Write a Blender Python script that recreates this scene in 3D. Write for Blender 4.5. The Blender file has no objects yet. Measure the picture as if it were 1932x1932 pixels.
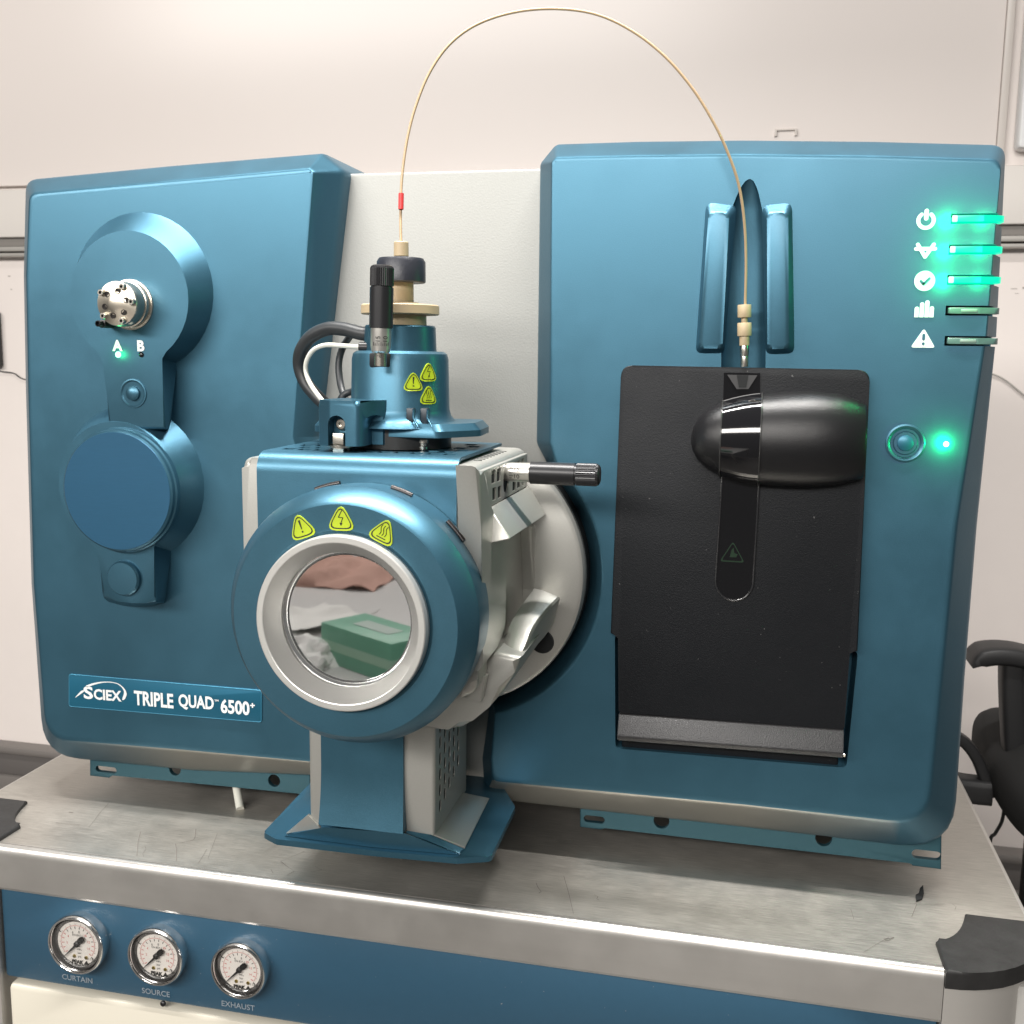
import bpy, bmesh, math, random
import numpy as np
from math import sin, cos, pi, radians
from mathutils import Vector, Matrix, noise

random.seed(7)
SC = bpy.context.scene
COL = SC.collection

# ------------------------------------------------------------------ camera
F, YAW, PIT, ROL = 1975.75, .220828, .147074, .013621      # solved from the picture's vanishing points (1932 px wide)
CAM = np.array([0., -1.0855, .555])                        # metres; z = 0 is the bench top, y = 0 the instrument face
_f = np.array([-sin(YAW)*cos(PIT), cos(YAW)*cos(PIT), -sin(PIT)])
_r = np.array([cos(YAW), sin(YAW), 0.])
_u = np.cross(_r, _f)
_r, _u = cos(ROL)*_r + sin(ROL)*_u, -sin(ROL)*_r + cos(ROL)*_u
cd = bpy.data.cameras.new('camera'); cam = bpy.data.objects.new('camera', cd); COL.objects.link(cam)
cd.sensor_width = 36; cd.lens = F/1932*36; cd.clip_start = .02; cd.clip_end = 60
cd.dof.use_dof = True; cd.dof.focus_distance = 1.0; cd.dof.aperture_fstop = 16
cam.matrix_world = Matrix(((_r[0], _u[0], -_f[0], CAM[0]), (_r[1], _u[1], -_f[1], CAM[1]),
                           (_r[2], _u[2], -_f[2], CAM[2]), (0, 0, 0, 1)))
SC.camera = cam

# ------------------------------------------------------------------ room light
w = bpy.data.worlds.new('World'); SC.world = w; w.use_nodes = True
bg = w.node_tree.nodes['Background']; bg.inputs[0].default_value = (.95, .93, .9, 1); bg.inputs[1].default_value = .11

def area(name, loc, target, sx, sy, power, col):
    ld = bpy.data.lights.new(name, 'AREA'); ld.shape = 'RECTANGLE'; ld.size = sx; ld.size_y = sy
    ld.energy = power; ld.color = col
    o = bpy.data.objects.new(name, ld); COL.objects.link(o); o.location = loc
    d = Vector(target) - Vector(loc); o.rotation_euler = d.to_track_quat('-Z', 'Y').to_euler()
    return o
area('ceiling_lamp_over', (-.32, -.22, 1.98), (-.32, -.22, 0), 1.6, .06, 36, (1, .97, .93)).data.spread = radians(125)
area('ceiling_lamp_far', (-1.5, -3.8, 2.05), (-.35, 0, .35), 5.2, .6, 200, (1, .96, .91))

SC.view_settings.view_transform = 'Standard'; SC.view_settings.look = 'None'
SC.view_settings.exposure = .44; SC.view_settings.gamma = 1
SC.cycles.use_denoising = True
SC.cycles.max_bounces = 8

# ------------------------------------------------------------------ helpers
def ray(u, v): return _f*F + _r*(u-966) + _u*(966-v)
def P(u, v, y=0.):                      # picture point on the upright plane at depth y
    d = ray(u, v); p = CAM + d*(y-CAM[1])/d[1]; return Vector(p)
def PZ(u, v, z=0.):                     # picture point on the level plane at height z
    d = ray(u, v); p = CAM + d*(z-CAM[2])/d[2]; return Vector(p)
def PX(u, v, y=0.):
    p = P(u, v, y); return (p.x, p.z)

MATS = {}
def mat(name, col, metal=0., rough=.5, coat=0., coat_rough=.1, spec=.5, emit=None, estr=0., bump=0., bscale=200.,
        cvar=0., cscale=8., rvar=0., stretch=None, alpha=None, speck=0., ior=None, transmission=0.):
    if name in MATS: return MATS[name]
    m = bpy.data.materials.new(name); m.use_nodes = True
    nt = m.node_tree; b = nt.nodes['Principled BSDF']; N = nt.nodes.new; L = nt.links.new
    b.inputs['Base Color'].default_value = (*col, 1); b.inputs['Metallic'].default_value = metal
    b.inputs['Roughness'].default_value = rough; b.inputs['Coat Weight'].default_value = coat
    b.inputs['Coat Roughness'].default_value = coat_rough; b.inputs['Specular IOR Level'].default_value = spec
    if ior: b.inputs['IOR'].default_value = ior
    b.inputs['Transmission Weight'].default_value = transmission
    if emit:
        b.inputs['Emission Color'].default_value = (*emit, 1); b.inputs['Emission Strength'].default_value = estr
    tc = N('ShaderNodeTexCoord'); src = tc.outputs['Object']
    if stretch:
        mp = N('ShaderNodeMapping'); mp.inputs['Scale'].default_value = stretch; L(src, mp.inputs[0]); src = mp.outputs[0]
    if cvar or rvar:
        n1 = N('ShaderNodeTexNoise'); n1.inputs['Scale'].default_value = cscale; n1.inputs['Detail'].default_value = 6
        n1.inputs['Roughness'].default_value = .65; L(src, n1.inputs['Vector'])
        if cvar:
            mx = N('ShaderNodeMix'); mx.data_type = 'RGBA'
            mx.inputs['A'].default_value = (*[max(0, c*(1-cvar)) for c in col], 1)
            mx.inputs['B'].default_value = (*[min(1, c*(1+cvar)) for c in col], 1)
            L(n1.outputs['Fac'], mx.inputs['Factor']); csock = mx.outputs['Result']
            if speck:
                n3 = N('ShaderNodeTexNoise'); n3.inputs['Scale'].default_value = 260; n3.inputs['Detail'].default_value = 2
                L(tc.outputs['Object'], n3.inputs['Vector'])
                rp = N('ShaderNodeValToRGB'); rp.color_ramp.elements[0].position = .765; rp.color_ramp.elements[1].position = .78
                L(n3.outputs['Fac'], rp.inputs[0])
                m2 = N('ShaderNodeMix'); m2.data_type = 'RGBA'; L(rp.outputs[0], m2.inputs['Factor']); L(csock, m2.inputs['A'])
                m2.inputs['B'].default_value = (speck, speck, speck, 1); csock = m2.outputs['Result']
            L(csock, b.inputs['Base Color'])
        if rvar:
            mr = N('ShaderNodeMapRange'); mr.inputs['To Min'].default_value = max(.02, rough-rvar); mr.inputs['To Max'].default_value = rough+rvar
            L(n1.outputs['Fac'], mr.inputs['Value']); L(mr.outputs[0], b.inputs['Roughness'])
    if bump:
        n2 = N('ShaderNodeTexNoise'); n2.inputs['Scale'].default_value = bscale; n2.inputs['Detail'].default_value = 3
        L(src, n2.inputs['Vector']); bp = N('ShaderNodeBump'); bp.inputs['Strength'].default_value = bump
        bp.inputs['Distance'].default_value = .001; L(n2.outputs['Fac'], bp.inputs['Height']); L(bp.outputs[0], b.inputs['Normal'])
    MATS[name] = m
    return m

BLUE = mat('pearl_blue_paint', (.050, .142, .205), metal=.74, rough=.40, coat=.15, coat_rough=.22, bump=.10, bscale=900, cvar=.10, cscale=700, rvar=.03)
BLUED = mat('brushed_blue_disc', (.022, .095, .175), metal=.5, rough=.42, bump=.05, bscale=300, stretch=(1, 1, 12), cvar=.1, cscale=60)
SILV = mat('silver_paint', (.46, .455, .425), metal=.7, rough=.42, bump=.10, bscale=800, cvar=.07, cscale=500)
SILVP = mat('pale_silver_panel', (.265, .268, .255), metal=.2, rough=.5, bump=.18, bscale=500, cvar=.06, cscale=350)
STEEL = mat('brushed_steel_top', (.46, .435, .395), metal=.7, rough=.38, bump=.25, bscale=60, stretch=(.6, 14, 1), cvar=.55, cscale=60, rvar=.14)
ALU = mat('aluminium_trim', (.62, .60, .57), metal=.8, rough=.36, bump=.04, bscale=90, stretch=(.3, 10, 10), cvar=.06, cscale=6)
CHROME = mat('chrome', (.85, .84, .83), metal=1, rough=.16)
POL = mat('polished_steel', (.58, .55, .49), metal=1, rough=.27, bump=.05, bscale=400)
BLK = mat('black_textured_plastic', (.006, .007, .009), rough=.5, spec=.24, bump=.35, bscale=900, cvar=.2, cscale=300, speck=.10)
BLKG = mat('black_gloss_plastic', (.006, .006, .007), rough=.07, spec=.6)
BLKM = mat('black_anodised_metal', (.02, .02, .022), metal=.3, rough=.34)
RUB = mat('dark_rubber', (.018, .0175, .0175), rough=.6, bump=.3, bscale=120, cvar=.45, cscale=40)
DARK = mat('dark_void', (.006, .007, .008), rough=.8)
PEEK = mat('beige_peek_plastic', (.44, .345, .215), rough=.5, cvar=.05, cscale=60)
WHITE = mat('white_print', (.82, .84, .84), rough=.5)
WGREY = mat('grey_print', (.24, .28, .32), rough=.5)
CREAM = mat('cream_panel', (.60, .565, .48), rough=.4, cvar=.02, cscale=4)
WALLM = mat('wall_paint', (.80, .735, .70), rough=.5, bump=.05, bscale=60, cvar=.03, cscale=2.2)
YEL = mat('yellow_green_sticker', (.44, .56, .02), rough=.4)
INK = mat('black_ink', (.012, .012, .01), rough=.5)
GREYC = mat('grey_cable_rubber', (.022, .025, .028), rough=.45)
CLEAR = mat('milky_tube', (.62, .62, .56), rough=.25)
LEDON = mat('green_led_on', (.0, .06, .03), rough=.3, emit=(.0, 1, .56), estr=.74)
LEDHOT = mat('green_led_core', (.1, .2, .15), rough=.3, emit=(.62, 1, .86), estr=.95)
LEDOFF = mat('smoked_light_bar', (.10, .17, .16), rough=.3, coat=.4)
GLASS = None

def smudge(m, scale, amt, tone=0.):                               # uneven sheen, handling marks and faint stains
    nt = m.node_tree; N = nt.nodes.new; L = nt.links.new; b = nt.nodes['Principled BSDF']
    tc = N('ShaderNodeTexCoord'); n = N('ShaderNodeTexNoise'); n.inputs['Scale'].default_value = scale; n.inputs['Detail'].default_value = 8; n.inputs['Roughness'].default_value = .7
    L(tc.outputs['Object'], n.inputs['Vector']); mr = N('ShaderNodeMapRange'); mr.inputs['From Min'].default_value = .3; mr.inputs['From Max'].default_value = .7
    mr.inputs['To Min'].default_value = -amt; mr.inputs['To Max'].default_value = amt; L(n.outputs['Fac'], mr.inputs['Value'])
    ad = N('ShaderNodeMath'); ad.operation = 'ADD'; L(mr.outputs[0], ad.inputs[0]); s = b.inputs['Roughness']
    if s.links: L(s.links[0].from_socket, ad.inputs[1])
    else: ad.inputs[1].default_value = s.default_value
    L(ad.outputs[0], s)
    if tone:
        m3 = N('ShaderNodeMapRange'); m3.inputs['From Min'].default_value = .32; m3.inputs['From Max'].default_value = .68; m3.inputs['To Min'].default_value = 1-tone; m3.inputs['To Max'].default_value = 1.
        L(n.outputs['Fac'], m3.inputs['Value']); hs = N('ShaderNodeHueSaturation'); L(m3.outputs[0], hs.inputs['Value']); c = b.inputs['Base Color']
        if c.links: L(c.links[0].from_socket, hs.inputs['Color'])
        else: hs.inputs['Color'].default_value = c.default_value
        L(hs.outputs[0], c)
smudge(STEEL, 15, .08, .16); smudge(BLUE, 9, .05, .08); smudge(BLK, 12, .08); smudge(ALU, 5, .08, .12); smudge(RUB, 10, .12, .3); smudge(WALLM, 2, .05, .05)

def finish(bm, name, material, parent=None, smooth=32, recalc=True):
    if recalc: bmesh.ops.recalc_face_normals(bm, faces=bm.faces[:])
    me = bpy.data.meshes.new(name); bm.to_mesh(me); bm.free()
    for m in (material if isinstance(material, (list, tuple)) else [material]): me.materials.append(m)
    if smooth:
        me.polygons.foreach_set('use_smooth', [True]*len(me.polygons)); me.set_sharp_from_angle(angle=radians(smooth))
    o = bpy.data.objects.new(name, me); COL.objects.link(o)
    if parent: o.parent = parent
    return o
def thing(name, label, cat, group=None):
    o = bpy.data.objects.new(name, None); COL.objects.link(o); o.empty_display_size = .05
    o['label'] = label; o['category'] = cat
    if group: o['group'] = group
    return o
def tag(o, label, cat, group=None):
    o['label'] = label; o['category'] = cat
    if group: o['group'] = group
    return o
def struct(o): o['kind'] = 'structure'; return o

def V3(p): return Vector((p[0], p[1], p[2]))
def add_rings(bm, rings, cap0=True, cap1=True, closed=True):
    vs = [[bm.verts.new(V3(p)) for p in r] for r in rings]
    n = len(vs[0]); fs = []
    for a, b in zip(vs, vs[1:]):
        for i in range(n if closed else n-1):
            j = (i+1) % n
            try: fs.append(bm.faces.new((a[i], a[j], b[j], b[i])))
            except ValueError: pass
    c0 = bm.faces.new(vs[0]) if cap0 else None
    c1 = bm.faces.new(vs[-1]) if cap1 else None
    return vs, c0, c1
def add_box(bm, lo, hi, bev=0., seg=2):
    m = bmesh.ops.create_cube(bm, size=1)
    for v in m['verts']:
        v.co = Vector([(l+h)/2 + c*(h-l) for l, h, c in zip(lo, hi, v.co)])
    if bev:
        es = list({e for v in m['verts'] for e in v.link_edges})
        bmesh.ops.bevel(bm, geom=es, offset=bev, segments=seg, profile=.5, affect='EDGES')
def box(name, lo, hi, m, parent=None, bev=.002):
    bm = bmesh.new(); add_box(bm, lo, hi, bev); return finish(bm, name, m, parent)
def basis(ax):
    ax = Vector(ax).normalized(); t = Vector((0, 0, 1)) if abs(ax.z) < .9 else Vector((1, 0, 0))
    a = ax.cross(t).normalized(); b = ax.cross(a).normalized(); return ax, a, b
def add_lathe(bm, prof, org, ax, n=48, cap0=True, cap1=True):     # prof: (distance along the axis, radius)
    ax, a, b = basis(ax); org = Vector(org)
    rings = [[org + ax*t + (a*cos(2*pi*i/n) + b*sin(2*pi*i/n))*max(r, 1e-5) for i in range(n)] for t, r in prof]
    add_rings(bm, rings, cap0, cap1)
def lathe(name, prof, org, ax, m, parent=None, n=48, cap0=True, cap1=True, smooth=32):
    bm = bmesh.new(); add_lathe(bm, prof, org, ax, n, cap0, cap1); return finish(bm, name, m, parent, smooth)
def spline(pts, k=8):
    pts = [Vector(p) for p in pts]; q = [pts[0]*2-pts[1]] + pts + [pts[-1]*2-pts[-2]]; out = []
    for i in range(1, len(q)-2):
        for s in range(k):
            t = s/k; a, b, c, d = q[i-1:i+3]
            out.append(.5*((2*b) + (c-a)*t + (2*a-5*b+4*c-d)*t*t + (3*b-a-3*c+d)*t**3))
    out.append(pts[-1]); return out
def add_tube(bm, pts, r, n=12, rad=None):
    pts = [Vector(p) for p in pts]; rings = []; prev = None
    for i, p in enumerate(pts):
        t = (pts[min(i+1, len(pts)-1)] - pts[max(i-1, 0)]).normalized()
        if prev is None: _, a, _ = basis(t)
        else: a = (prev - t*prev.dot(t)).normalized()
        prev = a; b = t.cross(a); rr = rad[i] if rad else r
        rings.append([p + (a*cos(2*pi*j/n) + b*sin(2*pi*j/n))*rr for j in range(n)])
    add_rings(bm, rings)
def tube(name, pts, r, m, parent=None, n=12):
    bm = bmesh.new(); add_tube(bm, pts, r, n); return finish(bm, name, m, parent, 60)
def sweep(name, pts, prof, up, m, parent=None, bev=0):            # prof: list of per-point (half width, half height)
    bm = bmesh.new(); pts = [Vector(p) for p in pts]; rings = []
    for i, p in enumerate(pts):
        t = (pts[min(i+1, len(pts)-1)] - pts[max(i-1, 0)]).normalized()
        a = t.cross(Vector(up)).normalized(); b = a.cross(t).normalized(); hw, hh = prof[i]
        ring = []
        for k in range(16):
            th = 2*pi*(k+.5)/16; cx, sx = cos(th), sin(th)
            q = .42
            ring.append(p + a*hw*math.copysign(abs(cx)**q, cx) + b*hh*math.copysign(abs(sx)**q, sx))
        rings.append(ring)
    add_rings(bm, rings); return finish(bm, name, m, parent, 40)
def rpoly(pts, rad=0., seg=5):                                    # rounded polygon in 2-D, a fixed count per corner
    n = len(pts); out = []
    rs = rad if isinstance(rad, (list, tuple)) else [rad]*n
    for i in range(n):
        p0, p1, p2 = (Vector(pts[(i+k) % n][:2]) for k in (-1, 0, 1)); r = rs[i]
        if r <= 0: out.append((p1.x, p1.y)); continue
        a, b = (p0-p1), (p2-p1); la, lb = a.length, b.length; a.normalize(); b.normalize()
        ang = a.angle(b)
        if ang > 3.13: out += [(p1.x, p1.y)]*(seg+1); continue
        d = min(r/math.tan(ang/2), la*.49, lb*.49)
        s, e = p1+a*d, p1+b*d
        for k in range(seg+1):
            t = k/seg; q = s*(1-t)**2 + p1*2*t*(1-t) + e*t*t; out.append((q.x, q.y))
    return out
def plate(name, pts, y0, y1, m, parent=None, bev=0., rad=0., seg=5, smooth=32):   # outline in (x, z), from y0 (front) to y1
    bm = bmesh.new(); o = rpoly(pts, rad, seg) if rad else pts
    vs, c0, c1 = add_rings(bm, [[(x, y0, z) for x, z in o], [(x, y1, z) for x, z in o]])
    if bev: bmesh.ops.bevel(bm, geom=list(c0.edges), offset=bev, segments=3, profile=.5, affect='EDGES')
    return finish(bm, name, m, parent, smooth)
def px_plate(name, px, y0, y1, m, parent=None, bev=0., rad=0., seg=5):
    return plate(name, [PX(u, v, y0) for u, v in px], y0, y1, m, parent, bev, rad, seg)
def loft2(name, front, yf, base, yb, m, parent=None, bev=.003):
    bm = bmesh.new()
    vs, c0, c1 = add_rings(bm, [[(x, yf, z) for x, z in front], [(x, yb, z) for x, z in base]])
    if bev: bmesh.ops.bevel(bm, geom=list(c0.edges), offset=bev, segments=4, profile=.5, affect='EDGES')
    return finish(bm, name, m, parent, 38)
def boolean(o, cbm, smooth=32):
    bmesh.ops.recalc_face_normals(cbm, faces=cbm.faces[:])
    me = bpy.data.meshes.new('cutter'); cbm.to_mesh(me); cbm.free(); c = bpy.data.objects.new('cutter', me); COL.objects.link(c)
    md = o.modifiers.new('b', 'BOOLEAN'); md.object = c; md.operation = 'DIFFERENCE'; md.solver = 'EXACT'
    bpy.context.view_layer.update()
    ev = o.evaluated_get(bpy.context.evaluated_depsgraph_get()); nm = bpy.data.meshes.new_from_object(ev)
    o.modifiers.clear(); o.data = nm; bpy.data.objects.remove(c); bpy.data.meshes.remove(me)
    nm.polygons.foreach_set('use_smooth', [True]*len(nm.polygons)); nm.set_sharp_from_angle(angle=radians(smooth))
def arc(cx, cz, r, a0, a1, n):
    return [(cx + r*cos(radians(a0+(a1-a0)*i/(n-1))), cz + r*sin(radians(a0+(a1-a0)*i/(n-1)))) for i in range(n)]
def add_flat(bm, pts2, org, ax, az, ex=.0003):                    # flat printed shape on any plane: org + x*ax + z*az
    org, ax, az = Vector(org), Vector(ax), Vector(az); nrm = az.cross(ax)*-1
    nrm = ax.cross(az).normalized()
    add_rings(bm, [[org + ax*x + az*z + nrm*ex for x, z in pts2], [org + ax*x + az*z - nrm*ex*.5 for x, z in pts2]])
def text_mesh(s, size, offset=0., sx=1., align='CENTER', spacing=1.):
    cu = bpy.data.curves.new('txt', 'FONT'); cu.body = s; cu.size = size; cu.align_x = align; cu.align_y = 'CENTER'
    cu.offset = offset; cu.space_character = spacing; cu.resolution_u = 3
    o = bpy.data.objects.new('txt', cu); COL.objects.link(o); bpy.context.view_layer.update()
    ev = o.evaluated_get(bpy.context.evaluated_depsgraph_get()); me = ev.to_mesh()
    vs = [(v.co.x*sx, v.co.y) for v in me.vertices]; fs = [tuple(p.vertices) for p in me.polygons]
    ev.to_mesh_clear(); bpy.data.objects.remove(o); bpy.data.curves.remove(cu)
    return vs, fs
def add_text(bm, s, size, org, ax=(1, 0, 0), az=(0, 0, 1), off=0., sx=1., align='CENTER', spacing=1., sub=.003):
    vs, fs = text_mesh(s, size, off, sx, align, spacing); org, ax, az = Vector(org), Vector(ax), Vector(az)
    bv = [bm.verts.new(org + ax*x + az*z) for x, z in vs]
    for f in fs:
        try: bm.faces.new([bv[i] for i in f])
        except ValueError: pass
def capsule(x0, z0, x1, z1, r, n=8):                              # thick stroke with round ends
    a = math.atan2(z1-z0, x1-x0); out = []
    for i in range(n+1): t = a + pi/2 + pi*i/n; out.append((x0 + r*cos(t), z0 + r*sin(t)))
    for i in range(n+1): t = a - pi/2 + pi*i/n; out.append((x1 + r*cos(t), z1 + r*sin(t)))
    return out

def glass_mat(name, ior=1.5, tint=(1, 1, 1), rough=0., boost=1.):
    m = bpy.data.materials.new(name); m.use_nodes = True; nt = m.node_tree; nt.nodes.clear(); N = nt.nodes.new; L = nt.links.new
    out = N('ShaderNodeOutputMaterial'); mx = N('ShaderNodeMixShader'); fr = N('ShaderNodeFresnel'); fr.inputs[0].default_value = ior
    tr = N('ShaderNodeBsdfTransparent'); tr.inputs[0].default_value = (*tint, 1); gl = N('ShaderNodeBsdfGlossy'); gl.inputs['Roughness'].default_value = rough
    L(fr.outputs[0], mx.inputs[0]); L(tr.outputs[0], mx.inputs[1]); L(gl.outputs[0], mx.inputs[2]); L(mx.outputs[0], out.inputs[0]); return m
GLASS = glass_mat('gauge_glass', 1.35)
LENS = glass_mat('coated_lens_glass', 4.4, (.95, .97, .96), .02)

# ================================================================== setting: floor, wall
FZ, WY = -.92, 1.3
box('floor', (-4, -2.5, FZ-.1), (4, WY+.2, FZ), mat('floor_vinyl', (.16, .15, .14), rough=.5, cvar=.15, cscale=5), bev=0)['kind'] = 'structure'
struct(box('wall', (-4, WY, FZ), (4, WY+.15, 2.6), WALLM, bev=0))
# wall trunking that runs behind the instrument (pale band, dark slot, metal lip)
trk = thing('wall_trunking', 'pale horizontal cable trunking with dark slot running along the white wall', 'trunking')
zt = P(0, 358, WY-.04).z; zb = P(0, 448, WY-.04).z
zl = P(0, 476, WY-.04).z
TRKM = mat('trunking_plastic', (.72, .68, .64), rough=.45)
box('cover_strip', (-3.5, WY-.04, zb), (3.5, WY, zt), TRKM, trk, .004)
box('dark_slot', (-3.5, WY-.026, zb-.02), (3.5, WY, zb-.0005), mat('slot_grey', (.20, .185, .17), rough=.6), trk, 0)
for k, (a, b, dy) in enumerate(((.022, .034, .040), (.037, .046, .034))):
    box('metal_lip', (-3.5, WY-dy, zb-b), (3.5, WY, zb-a), mat('lip_grey', (.46, .44, .41), metal=.3, rough=.4), trk, .003)
# upper board, its bottom edge just above the trunking and its right edge beside the instrument
xe = P(1900, 200, WY-.03).x
ub = thing('whiteboard', 'large white wall board with a plain edge above the trunking', 'whiteboard')
box('board_panel', (-3.2, WY-.018, zt+.012), (xe-.012, WY-.001, 2.4), mat('board_white', (.81, .745, .71), rough=.32, cvar=.025, cscale=1.5), ub, .003)
box('edge_strip', (xe-.0115, WY-.022, zt+.012), (xe+.004, WY-.001, 2.4), mat('edge_grey', (.62, .57, .53), rough=.4), ub, .003)
fr = thing('wall_panel', 'glossy white wall panel at the right beyond the board edge', 'panel')
box('panel_face', (xe+.022, WY-.05, zt+.03), (xe+1.4, WY-.001, 2.4), mat('panel_white', (.80, .80, .80), rough=.25), fr, .01)
# dado ledge lower on the wall
ld = thing('dado_ledge', 'dark grey moulded ledge low on the white wall beside the bench', 'ledge')
z1 = P(0, 1408, WY-.05).z
DAD = mat('dado_grey', (.17, .155, .145), rough=.45)
box('ledge_top', (-3.5, WY-.05, z1-.022), (3.5, WY, z1), DAD, ld, .008)
box('ledge_face', (-3.5, WY-.035, z1-.085), (3.5, WY, z1-.0225), mat('dado_grey_face', (.12, .11, .105), rough=.5), ld, .004)
box('ledge_foot', (-3.5, WY-.045, z1-.15), (3.5, WY, z1-.0855), DAD, ld, .006)
# wall marks and a loose wire at the left
tag(tube('wall_wire', spline([P(-30, 690, WY-.012), P(0, 700, WY-.01), P(25, 704, WY-.008), P(48, 716, WY-.008), P(120, 722, WY-.008)]), .0016, GREYC, n=6),
    'thin dark wire sagging across the wall left of the instrument', 'wire')
tag(tube('wall_wire', spline([P(1800, 690, WY-.012), P(1880, 708, WY-.008), P(1932, 745, WY-.008), P(1990, 790, WY-.008)]), .0018, mat('pale_wire', (.5, .48, .45), rough=.5), n=6),
    'pale grey wire drooping on the wall right of the instrument', 'wire')
sw = thing('wall_switch', 'small dark switch box on the wall at the far left', 'switch')
box('switch_body', (P(-40, 600, WY).x, WY-.03, P(0, 692, WY).z), (P(3, 600, WY).x, WY-.001, P(0, 588, WY).z), mat('switch_black', (.03, .03, .03), rough=.5), sw, .005)
box('rocker', (P(-22, 600, WY).x, WY-.036, P(0, 660, WY).z), (P(-8, 600, WY).x, WY-.0305, P(0, 620, WY).z), BLK, sw, .002)
hk = thing('wall_bracket', 'tiny pale bracket left on the white board above the right cover', 'bracket')
bm = bmesh.new()
a, b = P(1462, 244, WY-.022), P(1503, 256, WY-.022)
add_box(bm, (a.x, WY-.024, a.z-.003), (b.x, WY-.0185, a.z), 0)
finish(bm, 'crossbar', mat('bracket_pale', (.55, .5, .46), rough=.5), hk)
for xx in (a.x, b.x-.004): box('prong', (xx, WY-.026, b.z), (xx+.004, WY-.0185, a.z-.0035), mat('bracket_pale', (0, 0, 0)), hk, 0)
bm = bmesh.new()
for u, v, du, dv in ((1907, 544, 12, 1.5), (1929, 541, 4, 4), (15, 520, 5, 2), (5, 484, 4, 2), (20, 545, 3, 2), (1915, 553, 7, 1)):
    a, b = P(u, v, WY), P(u+du, v+dv, WY)
    add_box(bm, (a.x, WY-.0008, b.z), (b.x, WY-.0003, a.z), 0)
so = finish(bm, 'wall_scuffs', mat('scuff_grey', (.42, .38, .35), rough=.6)); so['kind'] = 'stuff'
tag(so, 'small grey scuffs and nail holes on the white wall', 'scuffs')

# ================================================================== instrument bench
bench = thing('instrument_bench', 'steel topped instrument bench with aluminium rim, blue gauge panel and black corner caps', 'bench')
XC = -.3065; HW = .6065; XR, XL = XC+HW, XC-HW; TY = -.128; CR = .101; BY = .72
def cap_pts(n=10):
    A, B = PZ(1765, 1782, 0), PZ(1820, 1730, 0); K = PZ(1816, 1781, 0)
    arc1 = [A*(1-t)**2 + K*2*t*(1-t) + B*t*t for t in [i/n for i in range(n+1)]]
    q = [(XR-CR + (CR+.0035)*sin(t), TY+CR - (CR+.0035)*cos(t)) for t in [pi/2*i/12 for i in range(13)]]
    return [(p.x, p.y) for p in arc1], q
ci, cq = cap_pts()
yB = ci[-1][1]
# steel sheet, cut to the caps
out = [(x, y) for x, y in ci] + [(XR-.004, yB), (XR-.004, BY)]
out2 = out + [(2*XC-x, y) for x, y in out[::-1]]
fr_y = TY+.0135
out2 = [(ci[0][0]+.002, fr_y)] + out2 + [(2*XC-ci[0][0]-.002, fr_y)]
bm = bmesh.new(); add_rings(bm, [[(x, y, 0.) for x, y in out2], [(x, y, -.02) for x, y in out2]])
finish(bm, 'top_sheet', STEEL, bench)
# extruded rim along the front
xr0 = .1985; xl0 = 2*XC-xr0
prof = [(TY+.013, -.02), (TY+.013, .0006), (TY+.0105, .0012), (TY+.0104, -.0012), (TY+.0088, -.0012), (TY+.0086, .0016), (TY+.0062, .0022)]
prof += [(TY+.0062 - .0062*sin(t), .0022 - .0105*(1-cos(t))) for t in [pi/2*i/8 for i in range(1, 9)]] + [(TY, -.047), (TY+.002, -.0505), (TY+.013, -.0505)]
bm = bmesh.new(); add_rings(bm, [[(xl0, y, z) for y, z in prof], [(xr0, y, z) for y, z in prof]]); finish(bm, 'front_rim', ALU, bench, 25)
for s in (1, -1):
    X = lambda x: x if s > 0 else 2*XC-x
    bm = bmesh.new()
    o = ci + [(XR+.0035, yB)] + cq[::-1]
    vs, c0, c1 = add_rings(bm, [[(X(x), y, .0045) for x, y in o], [(X(x), y, -.013) for x, y in o]])
    bmesh.ops.bevel(bm, geom=list(c0.edges), offset=.003, segments=3, profile=.5, affect='EDGES')
    finish(bm, 'corner_cap', RUB, bench)
    bm = bmesh.new(); o = [(xr0+.0008, TY+.06)] + [(xr0+.0008, TY+.001)] + [(XR-CR + CR*sin(t), TY+.001+CR - CR*cos(t)) for t in [pi/2*i/12 for i in range(1, 13)]] + [(XR-.05, TY+.06+CR)]
    add_rings(bm, [[(X(x), y, -.0135) for x, y in o], [(X(x), y, FZ+.08) for x, y in o]]); finish(bm, 'corner_post', mat('post_aluminium', (.60, .58, .55), metal=.6, rough=.42), bench)
    bm = bmesh.new(); add_box(bm, sorted((X(XR-.03), X(XR+.001)))[0:1]+[yB+.001, -.05], sorted((X(XR-.03), X(XR+.001)))[1:2]+[BY, -.0005], .003)
    finish(bm, 'side_rim', ALU, bench)
box('carcass', (XL+.02, TY+.03, FZ+.06), (XR-.02, BY, -.0205), mat('carcass_grey', (.4, .39, .37), rough=.5), bench, .003)
zpb = P(500, 1922, TY+.008).z
PB = mat('bench_blue_paint', (.024, .075, .125), rough=.4, cvar=.06, cscale=120, bump=.06, bscale=500, speck=.3)
box('gauge_panel', (xl0+.001, TY+.008, zpb), (xr0-.001, TY+.0295, -.0512), PB, bench, .004)
box('cupboard_door', (P(12, 1850, TY).x, TY+.002, -.62), (xr0-.004, TY+.0285, zpb-.004), CREAM, bench, .006)
box('foot_plinth', (XL+.05, TY+.06, FZ), (XR-.05, BY-.05, FZ+.06), BLK, bench, .003)
pin = P(305, 1888, TY+.002)
lathe('latch_pin', [(0, .0032), (.002, .0032), (.003, .002)], (pin.x, TY+.0055, zpb+.0008), (0, -1, 0), BLKM, bench, 16)

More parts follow.
